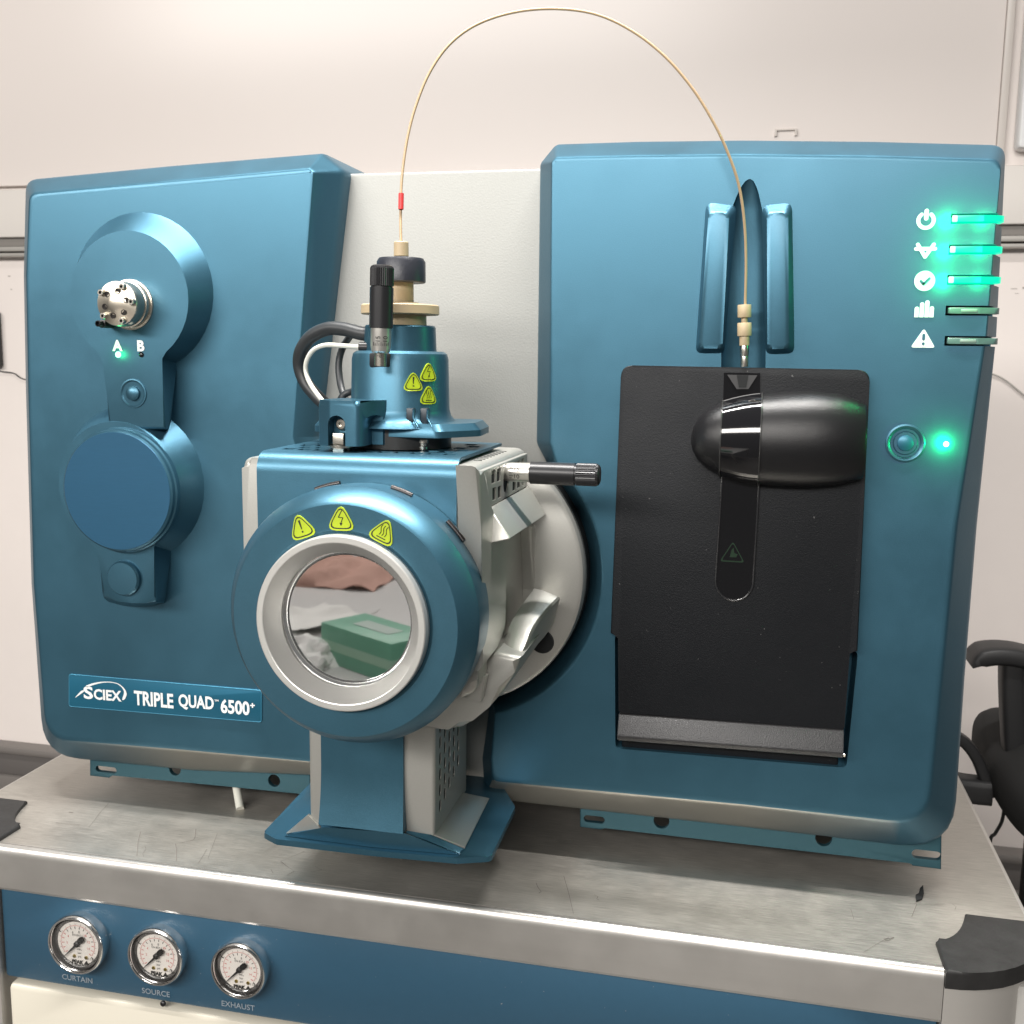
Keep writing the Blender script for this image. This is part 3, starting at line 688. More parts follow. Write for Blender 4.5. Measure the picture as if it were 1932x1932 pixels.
# A / B
for ch_, u, v in (('A', 222, 653), ('B', 265.5, 653.5)):
    bm = bmesh.new(); q = P(u, v, yv); add_text(bm, ch_, .0158, (q.x, yv-.0006, q.z), off=.0007); finish(bm, 'valve_letter', WHITE, ms, 0, False)
q = P(223.5, 669, yv); lathe('status_led', [(-.001, .0034), (.0008, .0034), (.0020, .0024), (.0024, .0006)], (q.x, yv, q.z), (0, -1, 0), mat('green_led_lens', (.6, 1, .9), emit=(.35, 1, .75), estr=1.6), ms, 20); led_light((q.x, yv-.008, q.z), .008)
q = P(267, 669, yv); lathe('status_led', [(-.001, .0030), (.0008, .0030), (.0018, .002), (.0022, .0004)], (q.x, yv, q.z), (0, -1, 0), BLKG, ms, 16)
# switching valve
yw = -.066
vc = P(*zl_(612, 893), yw); vr = .0235
vb_ = P(*zl_(690, 903), yv)
vo = lathe('switching_valve', [(-.002, .0280), (.002, .0275), (.0022, .0255), (.010, .0255), (.0102, .0243), (.0255, .0243), (.0268, .0235)], (vb_.x, yv, vb_.z), (0, -1, 0), POL, ms, 56)
vo['label'] = 'polished steel six port valve head with hex screws'
ctr = Vector((vb_.x, yv-.0268, vb_.z))
lathe('valve_hub', [(0, .0235), (.003, .0085), (.0034, .0075)], ctr, (0, -1, 0), mat('turned_steel', (.60, .55, .46), metal=1, rough=.3, bump=.06, bscale=700), vo, 56, False)
for k in range(6):
    t = radians(15+60*k); q = ctr + Vector((cos(t)*.0135, -.0022, sin(t)*.0135))
    lathe('port', [(0, .0032), (.0006, .0032), (.0006, .0024), (-.003, .0022)], q, (0, -1, 0), mat('port_dark', (.03, .027, .025), metal=.6, rough=.3), vo, 16)
for k, t in enumerate((5, 62, 145, 222, 292)):
    t = radians(t); q = ctr + Vector((cos(t)*.0200, 0, sin(t)*.0200))
    sc1 = lathe('hex_screw', [(-.002, .0036), (.0042, .0036), (.0050, .0031), (.0050, .0017), (.002, .0015)], q, (0, -1, 0), POL, vo, 18)
    lathe('socket', [(0, .0016), (.0003, .0015)], q + Vector((0, -.0022, 0)), (0, -1, 0), DARK, sc1, 6)
q = ctr + Vector((-.0235, .012, -.0215)); lathe('stop_pin', [(-.012, .0045), (.006, .0045), (.0062, .0034), (.013, .0034), (.0135, .0026), (.009, .0022)], q, (0, -1, 0), BLKM, vo, 18)

# ---- name plate
yn = -.0016
npx = [zm_(*p) for p in ((364, 1094), (1376, 1180), (1376, 1346), (364, 1262))]
npl = px_plate('name_plate', npx, yn, .0005, mat('plate_blue', (.014, .12, .20), metal=.3, rough=.36), ms, .0007, .003, 4)
bm = bmesh.new(); ol = rpoly([PX(u, v, yn) for u, v in npx], .003, 4); nP = len(ol)
tube_pts = [(x, yn+.0006, z) for x, z in ol] + [(ol[0][0], yn+.0006, ol[0][1])]
add_tube(bm, tube_pts, .0008, 6); finish(bm, 'plate_border', mat('plate_edge_blue', (.06, .26, .40), metal=.4, rough=.3), npl, 60)
bm = bmesh.new()
def nt_(s, x0, x1, ymid, zh, off, y=yn-.0007, spacing=1.):
    a, b = P(*zm_(x0, ymid[0]), yn), P(*zm_(x1, ymid[1]), yn)
    vs, fs = text_mesh(s, 1., off, 1., 'LEFT', spacing); xs = [v[0] for v in vs]; zs = [v[1] for v in vs]
    sx = (b.x-a.x)/(max(xs)-min(xs)); h = zh/(max(zs)-min(zs)); mz = (max(zs)+min(zs))/2; sl = (b.z-a.z)/(b.x-a.x)
    bv = [bm.verts.new((a.x + (x-min(xs))*sx, y, a.z + (z-mz)*h + (x-min(xs))*sx*sl)) for x, z in vs]
    for f in fs:
        try: bm.faces.new([bv[i] for i in f])
        except ValueError: pass
px_m = P(*zm_(500, 1250), 0).z - P(*zm_(500, 1251), 0).z     # metres per zoom pixel
nt_('S', 442, 492, (1188, 1192), 66*px_m, .03); nt_('CIEX', 496, 642, (1197, 1209), 56*px_m, .03, spacing=.98)
nt_('TRIPLE', 708, 915, (1216, 1235), 74*px_m, .03); nt_('QUAD', 942, 1128, (1236, 1252), 78*px_m, .03); nt_('TM', 1131, 1153, (1231, 1232), 10*px_m, .03)
nt_('6500', 1164, 1316, (1259, 1273), 72*px_m, .03); nt_('+', 1319, 1344, (1257, 1257), 24*px_m, .03)
def swoosh(pts, wid):
    q = spline([P(*zm_(*p), yn-.0007) for p in pts], 6); n = len(q)
    L_, R_ = [], []
    for i, p_ in enumerate(q):
        t = (q[min(i+1, n-1)]-q[max(i-1, 0)]).normalized(); nn_ = Vector((-t.z, 0, t.x)); f = i/(n-1)*(len(wid)-1); k = min(int(f), len(wid)-2); wd = (wid[k]+(wid[k+1]-wid[k])*(f-k))*px_m
        L_.append(bm.verts.new(p_+nn_*wd)); R_.append(bm.verts.new(p_-nn_*wd))
    for i in range(n-1): bm.faces.new((L_[i], L_[i+1], R_[i+1], R_[i]))
swoosh([(397, 1216), (415, 1200), (432, 1186), (444, 1180)], (1, 4, 6, 2))
swoosh([(455, 1158), (490, 1146), (530, 1137), (575, 1135), (615, 1142), (640, 1158), (656, 1178), (660, 1198), (652, 1220), (645, 1228)], (5, 5, 3, 2, 2, 3, 5, 8, 7, 2))
finish(bm, 'plate_lettering', WHITE, npl, 0)

# ---- black door with handle
yd0 = -.014
door = px_plate('door', [(1172, 689), (1642, 698), (1618, 1229), (1601, 1231), (1593, 1376), (1167, 1344), (1168, 1203), (1152, 1195)], yd0, .004, BLK, ms, .0012, [.012, .012, 0, 0, .002, .002, 0, 0], 5)
door['label'] = 'black textured hinged door'
# angled lip at the foot of the door
lp = [P(1167, 1346, yd0), P(1593, 1377, yd0)]
bm = bmesh.new()
pr = [(yd0+.001, 0), (yd0-.009, -.022), (yd0-.006, -.028), (yd0+.03, -.030), (yd0+.03, 0)]
add_rings(bm, [[(lp[0].x, y, lp[0].z+z) for y, z in pr], [(lp[1].x, y, lp[1].z+z) for y, z in pr]]); bmesh.ops.bevel(bm, geom=bm.edges[:], offset=.0015, segments=2, affect='EDGES', profile=.5)
finish(bm, 'door_lip', mat('satin_black_lip', (.024, .024, .026), rough=.42, spec=.6, bump=.5, bscale=900), ms)
box('hinge_bar', (lp[0].x+.002, .004, lp[0].z-.046), (lp[1].x-.002, .024, lp[0].z-.0305), BLK, ms, .003)
hp = P(1595, 1392, .0); lathe('hinge_pin', [(0, .0022), (.008, .0022)], (lp[1].x-.004, .002, lp[1].z-.0325), (1, 0, 0), POL, ms, 12)
# bulging handle: sections along x
HS = [(1303, 826, 1), (1308, 826, 22), (1318, 826, 40), (1335, 826, 56), (1363, 827, 70), (1398, 828, 80), (1434, 828, 85), (1480, 828, 89), (1530, 828, 90), (1580, 829, 86), (1608, 831, 79), (1627, 833, 72), (1630, 833.5, 69)]
def hsec(u, v, h, extra=0., n=20):
    c = P(u, v, yd0); hz = (P(u, v-h, yd0).z - P(u, v+h, yd0).z)/2 + extra
    d = .040*(h/90)**.8*(1 if u < 1560 else 1-.22*(u-1560)/70) + extra
    return [(c.x, yd0 + .002 - d*sin(t)**.8, c.z - .003*sin(t) + hz*cos(t)) for t in [pi*i/n for i in range(n+1)]]
bm = bmesh.new(); add_rings(bm, [hsec(*s_) for s_ in HS]); handle = finish(bm, 'door_handle', mat('black_satin_handle', (.008, .008, .009), rough=.32, spec=.38, bump=.2, bscale=1500), ms, 50)
bm = bmesh.new(); add_rings(bm, [hsec(*s_, .0010) for s_ in ((1361, 827, 69.5), (1380, 827.5, 75.5), (1398, 828, 80), (1416, 828, 83), (1434, 828, 85))]); finish(bm, 'gloss_band', BLKG, handle, 50)
bm = bmesh.new()
for s_ in ((1361, 827, 69.5), (1434, 828, 85)): add_tube(bm, hsec(*s_, .0012), .0007, 6)
finish(bm, 'band_bead', mat('bead_black', (.03, .03, .03), rough=.2), handle, 60)
# glossy slot below and notch above
def slot_o(k=0):
    a, b = (1364, 1428)
    L_ = [PX(1364+k, 880, yd0), PX(1350+k, 1095, yd0)]; R_ = [PX(1421-k, 1095, yd0), PX(1434-k, 880, yd0)]
    c = ((L_[1][0]+R_[0][0])/2, L_[1][1]); r_ = (R_[0][0]-L_[1][0])/2
    return [L_[0]] + [(c[0]+r_*cos(t), c[1]+r_*sin(t)*1.05) for t in [pi+pi*i/14 for i in range(15)]] + [R_[1]]
plate('slot_window', slot_o(), yd0-.0010, yd0+.001, BLKG, door)
bm = bmesh.new(); add_tube(bm, [(x, yd0-.001, z) for x, z in slot_o()], .0011, 8); finish(bm, 'slot_rim', mat('rim_gloss', (.02, .02, .022), rough=.12, spec=.8), door, 60)
tg = P(1382, 1044, yd0-.0012); bm = bmesh.new()
tri = lambda k: rpoly([(-.0125*k, -.009*k), (.0125*k, -.009*k), (0, .0125*k)], .002*k, 4)
A_, B_ = tri(1.), tri(.84); va = [bm.verts.new((tg.x+x, yd0-.00125, tg.z+z)) for x, z in A_]; vb2 = [bm.verts.new((tg.x+x, yd0-.00125, tg.z+z)) for x, z in B_]
for i in range(len(A_)): j = (i+1) % len(A_); bm.faces.new((va[i], va[j], vb2[j], vb2[i]))
C_, D_ = tri(.72), tri(.66)
bm.faces.new([bm.verts.new((tg.x+x*.9, yd0-.00125, tg.z+z)) for x, z in ((-.003, -.004), (.004, -.004), (.006, -.001), (.002, .0005), (.001, .006), (-.001, .004))])
finish(bm, 'warning_mark', mat('dark_green_ink', (.012, .030, .016), rough=.3), door, 0)
# notch
nq = [PX(u, v, yd0) for u, v in ((1366, 703), (1434, 704), (1434, 765), (1364, 765))]
plate('notch_frame', nq, yd0-.0008, yd0+.0005, BLKG, door)
nq2 = [PX(u, v, yd0-.001) for u, v in ((1372, 707), (1429, 708), (1412, 734), (1390, 734))]
plate('notch_pocket', nq2, yd0-.0014, yd0, mat('pocket_grey', (.05, .05, .052), rough=.3), door)
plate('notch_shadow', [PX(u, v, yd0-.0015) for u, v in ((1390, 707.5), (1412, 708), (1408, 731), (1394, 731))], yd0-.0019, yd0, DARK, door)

# ================================================================== ion source
ion = thing('ion_source', 'blue and silver ion source with round glass window bolted in front of the instrument', 'ion source')
RX, RZ, RY = -.330, .329, -.268       # centre and plane of the window ring
# flange against the instrument
fl_ = lathe('flange', [(-.03, .1498), (.002, .1498), (.006, .1485), (.0085, .1445), (.009, .10)], (FCX, .0, FCZ), (0, -1, 0), SILV, ion, 96)
fs_ = lathe('flange_seal', [(-.05, .1505), (-.012, .1505)], (FCX, .0, FCZ), (0, -1, 0), DARK, ion, 96)
for o_ in (fl_, fs_):
    cut = bmesh.new(); add_box(cut, (-.6, -.2, .438), (0, .2, .6), 0); boolean(o_, cut)
# silver body: rounded box
BX0, BX1, BZ0, BZ1, BY0, BY1 = -.4555, -.2285, .205, .4600, -.200, -.006
bm = bmesh.new()
o = rpoly([(BX0, .365), (BX0+.06, .255), (BX1-.05, .24), (BX1, .25), (BX1, BZ1), (BX0, BZ1)], [.02, .02, .02, .02, .012, .010], 6)
vs, c0, c1 = add_rings(bm, [[(x, BY0, z) for x, z in o], [(x, BY1, z) for x, z in o]])
bmesh.ops.bevel(bm, geom=list(c0.edges), offset=.007, segments=5, profile=.5, affect='EDGES')
body = finish(bm, 'source_body', SILV, ion, 40)
# blue wrap: front sheet bent over onto the top
wx0, wx1 = -.4385, -.2480
pr = [(BY0-.0045, .290)] + [(BY0-.0045, BZ1-.012)] + [(BY0-.0045+.016*(1-cos(t)), BZ1-.012+.018*sin(t)) for t in [pi/2*i/8 for i in range(1, 9)]] + [(-.034, BZ1+.0068)]
bm = bmesh.new(); th = .0030
def wrap(x): 
    out = [(x, y, z) for y, z in pr]; inn = []
    for i, (y, z) in enumerate(pr):
        a, b = pr[max(i-1, 0)], pr[min(i+1, len(pr)-1)]; d = Vector((b[0]-a[0], b[1]-a[1])).normalized(); inn.append((x, y + d.y*th, z - d.x*th))
    return out + inn[::-1]
add_rings(bm, [wrap(wx0), wrap(wx1)])
wrapo = finish(bm, 'blue_wrap', BLUE, ion, 30)
cut = bmesh.new()
zt_ = BZ1+.0068
for j in range(6):
    yy = BY0+.026 + j*.0205
    for i in range(12):
        xx = wx0+.010 + i*.0158 + (.0079 if j % 2 else 0)
        if xx+.0115 > wx1-.005: continue
        if abs(xx+.004 - (RX+.002)) < .052 and yy > BY0+.052: continue
        add_box(cut, (xx, yy, zt_-.02), (xx+.0115, yy+.0140, zt_+.01), 0)
boolean(wrapo, cut, 30)
box('top_slot_shade', (wx0+.006, BY0+.020, BZ1+.0008), (wx1-.006, -.045, BZ1+.0014), DARK, ion, 0)  # dark sheet stands in for the shade under the slots
bm = bmesh.new()
for k in range(9):
    y = BY0+.045 + k*.0125; add_box(bm, (wx1+.002, y, BZ1-.0010), (BX1-.010, y+.0032, BZ1+.0003), 0)
finish(bm, 'top_slits', DARK, ion, 0)
# window ring
lathe('window_ring', [(-.005, .100), (.0110, .100), (.0115, .1130), (.040, .1150), (.052, .1148), (.058, .1125), (.0715, .1040), (.0735, .1015), (.0735, .080), (.070, .075)], (RX, RY+.0735, RZ), (0, -1, 0), BLUE, ion, 112, True, False, 20)
bz = lathe('window_bezel', [(-.02, .0765), (.0070, .0765), (.0082, .0761), (.0088, .0752), (.0088, .0706), (.0085, .0699), (.0078, .0693), (-.006, .0596), (-.03, .0590)], (RX, RY, RZ), (0, -1, 0), mat('bright_silver_bezel', (.66, .655, .63), metal=.7, rough=.38, bump=.12, bscale=900), ion, 96, False, False, 22)
# glass lens: plano-convex pane with ground rim
lathe('window_glass', [(-.004, .0562), (.0, .0562)], (RX, RY+.014, RZ), (0, -1, 0), LENS, bz, 72, smooth=0)
lathe('inner_glass', [(-.002, .0552), (.0, .0552), (.0006, .045), (.0012, .030), (.0015, .012), (.0016, .0004)], (RX, RY+.021, RZ), (0, -1, 0), LENS, bz, 64, smooth=60)
lathe('glass_rim', [(.0, .0555), (.0085, .0560), (.0110, .0572), (.0125, .0592), (.0125, .0600)], (RX, RY+.022, RZ), (0, -1, 0), mat('ground_glass_rim', (.75, .76, .76), metal=.9, rough=.12), bz, 72, False, False)
lathe('chamber', [(-.060, .05), (-.058, .052), (.0, .0575), (.0, .06)], (RX, RY+.022, RZ), (0, -1, 0), mat('chamber_steel', (.22, .21, .20), metal=.9, rough=.3), bz, 64, True, False)
# vent slots round the top of the ring
for a_, b_ in ((100, 112), (76, 66), (47, 36)):
    pts = [(RX + .1152*cos(radians(a_+(b_-a_)*i/6)), RY+.046, RZ + .1152*sin(radians(a_+(b_-a_)*i/6))) for i in range(7)]
    bm = bmesh.new(); add_tube(bm, pts, .0024, 8); finish(bm, 'ring_vent', mat('vent_dark_steel', (.06, .055, .055), metal=.8, rough=.3), ion, 60)

def warn(parent, surf, size, rot, kind):
    # triangular sticker; surf maps local (x, z, lift) to a world point
    c, s_ = cos(rot), sin(rot)
    def mp(pts, e): return [surf(c*x - s_*z, s_*x + c*z, e) for x, z in pts]
    def strip(bm, pts, e): bm.faces.new([bm.verts.new(p) for p in mp(pts, e)])
    T = lambda k, r=.22: rpoly([(-.56*k*size, -.40*k*size), (.56*k*size, -.40*k*size), (0, .60*k*size)], r*size*k, 4)
    bm = bmesh.new(); t = T(1.); n = len(t)
    add_rings(bm, [mp(t, .0008), mp(t, -.0006)]); st = finish(bm, 'warning_sticker', YEL, parent, 0)
    bm = bmesh.new(); A, B = T(.86), T(.76)
    va, vb = [bm.verts.new(p) for p in mp(A, .0011)], [bm.verts.new(p) for p in mp(B, .0011)]
    for i in range(n): j = (i+1) % n; bm.faces.new((va[i], va[j], vb[j], vb[i]))
    z = size
    if kind == 'bang':
        strip(bm, [(-.035*z, .22*z), (-.045*z, .24*z), (.045*z, .24*z), (.035*z, .22*z), (.015*z, -.08*z), (-.015*z, -.08*z)], .0011)
        strip(bm, [(.035*z*cos(q), -.17*z + .035*z*sin(q)) for q in [2*pi*i/10 for i in range(10)]], .0011)
    elif kind == 'volt':
        P_ = [(.04, .30), (-.09, .06), (.07, .05), (.0, -.14)]; wd = .013*z
        for (x0, z0), (x1, z1) in zip(P_, P_[1:]): strip(bm, capsule(x0*z, z0*z, x1*z, z1*z, wd, 4), .0011)
        strip(bm, [(-.055*z, -.13*z), (.055*z, -.13*z), (-.005*z, -.24*z)], .0011)
    else:
        for dx in (-.10, 0, .10):
            w_ = [(dx*z + .028*z*sin(2*pi*i/10), (-.14 + .36*i/10)*z) for i in range(11)]
            for (x0, z0), (x1, z1) in zip(w_, w_[1:]): strip(bm, capsule(x0, z0, x1, z1, .012*z, 3), .0011)
        strip(bm, [(-.17*z, -.24*z), (.17*z, -.24*z), (.17*z, -.205*z), (-.17*z, -.205*z)], .0011)
    finish(bm, 'sticker_print', INK, st, 0)
    return st
for u, v, rt, kd in ((569, 994, -.30*-1, 'bang'), (644, 979, -.03, 'volt'), (724, 1003, -.32, 'heat')):
    q = P(u, v, RY)
    warn(ion, lambda x, z, e, q=q: Vector((q.x+x, RY-.0002-e, q.z+z)), .0248, {'bang': -.42+.1, 'volt': -.02, 'heat': .0}[kd] if False else {'bang': .34, 'volt': 0.02, 'heat': -.42}[kd]*1., kd)

# right side of the body: vent plate, slanted lip, side cheek, latch lever
SX = BX1
def side(name, px_pts, x0, x1, m=SILV, bev=.002):                 # outline in the (y, z) plane
    bm = bmesh.new(); vs, c0, c1 = add_rings(bm, [[(x1, y, z) for y, z in px_pts], [(x0, y, z) for y, z in px_pts]])
    if bev: bmesh.ops.bevel(bm, geom=list(c0.edges), offset=bev, segments=3, profile=.5, affect='EDGES')
    return finish(bm, name, m, ion, 32)
def SY(u, v, x):                                                  # picture point on the side plane at x
    d = ray(u, v); p = CAM + d*(x-CAM[0])/d[0]; return (p[1], p[2])
z9 = lambda x, y: (x*.29297+811.3, y*.29297+811.3)
vp_ = side('vent_plate', [SY(*z9(*p), SX+.0025) for p in ((345, 262), (628, 150), (636, 355), (385, 498))], SX-.012, SX+.0025, SILV, .0012)
cut = bmesh.new()
def sbox(u0, v0, u1, v1):
    a, b = SY(*z9(u0, v0), SX+.0025), SY(*z9(u1, v1), SX+.0025); add_box(cut, (SX-.008, min(a[0], b[0]), min(a[1], b[1])), (SX+.02, max(a[0], b[0]), max(a[1], b[1])), 0)
for q in ((396, 262, 422, 338), (431, 252, 455, 326), (402, 376, 426, 446), (437, 366, 459, 432), (532, 330, 552, 386), (562, 322, 581, 368), (590, 312, 606, 352), (532, 215, 552, 260), (562, 200, 581, 244), (590, 186, 606, 232)): sbox(*q)
q = SY(*z9(490, 330), SX+.0025); add_lathe(cut, [(-.02, .0115), (.02, .0115)], (SX, q[0], q[1]), (1, 0, 0), 24)
boolean(vp_, cut)
box('vent_shade', (SX-.006, -.178, .398), (SX+.0010, -.040, .4475), DARK, ion, 0)  # dark backing painted as the shade inside the vent holes
lip = [(386, 498), (520, 702), (750, 546), (640, 358)]
l0 = [Vector((SX+.004, *SY(*z9(*lip[0]), SX+.004))), Vector((SX+.026, *SY(*z9(*lip[1]), SX+.026))), Vector((SX+.026, *SY(*z9(*lip[2]), SX+.026))), Vector((SX+.004, *SY(*z9(*lip[3]), SX+.004)))]
bm = bmesh.new(); add_rings(bm, [l0, [Vector((SX-.012, p.y, p.z-.010)) for i, p in enumerate(l0)]]); bmesh.ops.bevel(bm, geom=bm.edges[:], offset=.0018, segments=3, profile=.5, affect='EDGES')
finish(bm, 'slanted_lip', SILV, ion)
# rounded rib along the front of the side pocket, pocket wall, rear rib
rb1 = [(312, 232), (345, 262), (372, 300), (380, 505), (440, 665), (482, 715), (488, 900), (498, 1100), (492, 1280), (440, 1420), (330, 1560), (345, 1000), (330, 640)]
side('side_rib', [SY(*z9(*p), SX+.008) for p in rb1], SX-.012, SX+.008, SILV, .006)
rb2 = [(660, 622), (728, 582), (755, 670), (770, 760), (782, 900), (782, 1045), (672, 1025), (668, 800)]
side('rear_rib', [SY(*z9(*p), SX+.013) for p in rb2], SX-.02, SX+.013, SILV, .004)
hq = SY(*z9(607, 770), SX+.001); lathe('side_hole', [(-.004, .0075), (.0006, .0080), (.0010, .0066), (-.004, .006)], (SX+.0006, hq[0], hq[1]), (1, 0, 0), mat('hole_grey', (.16, .16, .15), metal=.5, rough=.5), ion, 24)
# latch lever: light upper face, dark outer face
lv = [((672, 1020), (838, 1080), (826, 1130), -.070), ((620, 1090), (765, 1152), (795, 1240), -.092), ((565, 1165), (700, 1232), (745, 1320), -.112),
      ((522, 1240), (660, 1300), (690, 1385), -.128), ((490, 1325), (622, 1400), (640, 1455), -.142), ((430, 1430), (585, 1470), (595, 1500), -.153), ((330, 1560), (530, 1580), (540, 1600), -.162)]
A_, B_, C_ = (spline([P(*z9(*q[k]), q[3]+dy) for q in lv], 5) for k, dy in ((0, .016), (1, 0), (2, .07)))
rings = []
for a, b, c in zip(A_, B_, C_):
    d = (a+c)/2 + Vector((-.010, .03, .0)); rings.append([a, a.lerp(b, .25)+Vector((0, -.003, .0015)), a.lerp(b, .6)+Vector((0, -.004, .002)), a.lerp(b, .92)+Vector((0, -.0015, .0008)), b.lerp(c, .04), b.lerp(c, .12), b.lerp(c, .9), c, d])
bm = bmesh.new(); add_rings(bm, rings); finish(bm, 'latch_lever', SILV, ion, 45)
bm = bmesh.new(); c = P(*z9(722, 1365), -.0095); add_lathe(bm, [(0, .013), (.002, .012)], (c.x, -.0088, c.z), (0, -1, 0), 32); finish(bm, 'lever_shade', DARK, ion)  # dark disc painted as the shade behind the lever
# skirt that carries on below the lever, round the lower right of the ring
sk = [(300, 1480), (430, 1425), (590, 1462), (545, 1560), (475, 1680), (385, 1782), (275, 1872), (205, 1918), (120, 1930), (-150, 1926), (-150, 1700)]
px_plate('lower_skirt', [z9(*p) for p in sk], -.164, -.07, SILV, ion, .006)
bm = bmesh.new(); add_box(bm, (0, 0, 0), (1, 1, 1), 0); bm.free()
a_, b_ = P(*z9(315, 1565), -.172), P(*z9(282, 1725), -.172)
sweep('hinge_rod', [a_, a_.lerp(b_, .5), b_], [(.0085, .006)]*3, (0, -1, 0), SILV, ion)

# ---- probe tower on top
TX, TYY = -.3335, -.105
tower = lathe('probe_tower', [(0, .062), (.0045, .0540), (.010, .0495), (.016, .0480), (.064, .0468), (.0690, .0455), (.0715, .042), (.0716, .0352), (.0945, .0342), (.0960, .033)], (TX, TYY, BZ1+.0275), (0, 0, 1), BLUE, ion, 72)
tz = BZ1+.0275
lathe('tower_socket', [(0, .050), (.0185, .050)], (TX, TYY, BZ1+.0072), (0, 0, 1), mat('socket_dark_steel', (.05, .05, .05), metal=.7, rough=.4), ion, 48)
# foot plate
fp = rpoly([(TX-.088, TYY-.012), (TX-.03, TYY-.048), (TX+.055, TYY-.052), (TX+.084, TYY-.012), (TX+.078, TYY+.052), (TX-.07, TYY+.052)], .012, 4)
bm = bmesh.new(); vs, c0, c1 = add_rings(bm, [[(TX+(x-TX)*.93, TYY+(y-TYY)*.93, tz+.0045) for x, y in fp], [(x, y, tz-.002) for x, y in fp], [(x, y, tz-.008) for x, y in fp]])
finish(bm, 'tower_foot', BLUE, ion, 30)
cl = rpoly([(TX-.056, TYY-.072), (TX-.040, TYY-.082), (TX-.014, TYY-.080), (TX-.004, TYY-.060), (TX+.012, TYY-.03), (TX-.05, TYY-.02)], .006, 4)
bm = bmesh.new(); vs, c0, c1 = add_rings(bm, [[(x, y, tz+.026) for x, y in cl], [(x, y, tz-.0155) for x, y in cl]])
bmesh.ops.bevel(bm, geom=list(c0.edges), offset=.006, segments=3, profile=.5, affect='EDGES')
clamp = finish(bm, 'tower_clamp', BLUE, ion, 40)
cut = bmesh.new()
o = [(x, z) for x, z in capsule(TX-.034, tz-.03, TX-.034, tz+.004, .0085)]
add_rings(cut, [[(x, TYY-.10, z) for x, z in o], [(x, TYY-.066, z) for x, z in o]])
o = [(x, z) for x, z in capsule(TX-.004, tz-.03, TX-.004, tz+.006, .0065)]
add_rings(cut, [[(x, TYY-.10, z) for x, z in o], [(x, TYY-.052, z) for x, z in o]])
boolean(clamp, cut, 40)
cs = lathe('clamp_screw', [(0, .0050), (.004, .0050), (.0045, .0042), (.0045, .0022), (.002, .002)], (TX-.034, TYY-.0665, tz+.004), (0, -1, 0), POL, ion, 20)
box('clamp_bolt', (TX-.0395, TYY-.078, tz-.022), (TX-.0285, TYY-.067, tz-.004), POL, ion, .001)
lathe('clamp_washer', [(0, .011), (.002, .011), (.004, .008)], (TX-.034, TYY-.07, tz-.0175), (0, 0, 1), POL, ion, 24)
for x, y in ((TX+.004, TYY-.044), (TX+.034, TYY-.034)):
    lathe('spring_stud', [(0, .005), (.003, .0052), (.0035, .004), (.006, .004), (.0065, .0052), (.0095, .005)], (x, y, BZ1+.0072), (0, 0, 1), POL, ion, 14)
# contact blades at the front of the tower
for dx in (.0245, .0365):
    q = Vector((TX+dx, TYY-.0475+(dx-.012)*.45, tz+.006))
    box('contact_blade', (q.x-.0035, q.y-.004, q.z-.004), (q.x+.0035, q.y+.004, q.z+.013), mat('blade_dark', (.015, .025, .035), rough=.4), ion, .001)
    bm = bmesh.new(); add_tube(bm, [q+Vector((.004, -.004, .012)), q+Vector((.004, -.005, .004)), q+Vector((.011, -.012, -.004))], .0012, 6); finish(bm, 'blade_wire', BLUE, ion, 60)
# beige insulator stack and cap
lathe('lower_insulator', [(0, .0255), (.0105, .0252), (.0107, .0365), (.0115, .0378), (.0192, .0376), (.0202, .0362), (.0203, .020), (.0225, .0175), (.0226, .0130), (.045, .0128)], (TX, TYY, tz+.0955), (0, 0, 1), PEEK, ion, 64)
lathe('adjuster_cap', [(0, .0225), (.001, .0236), (.0195, .0234), (.0230, .0213), (.0238, .012)], (TX+.001, TYY, tz+.1365), (0, 0, 1), mat('cap_blue_black', (.018, .020, .028), rough=.4, bump=.2, bscale=300), ion, 72)
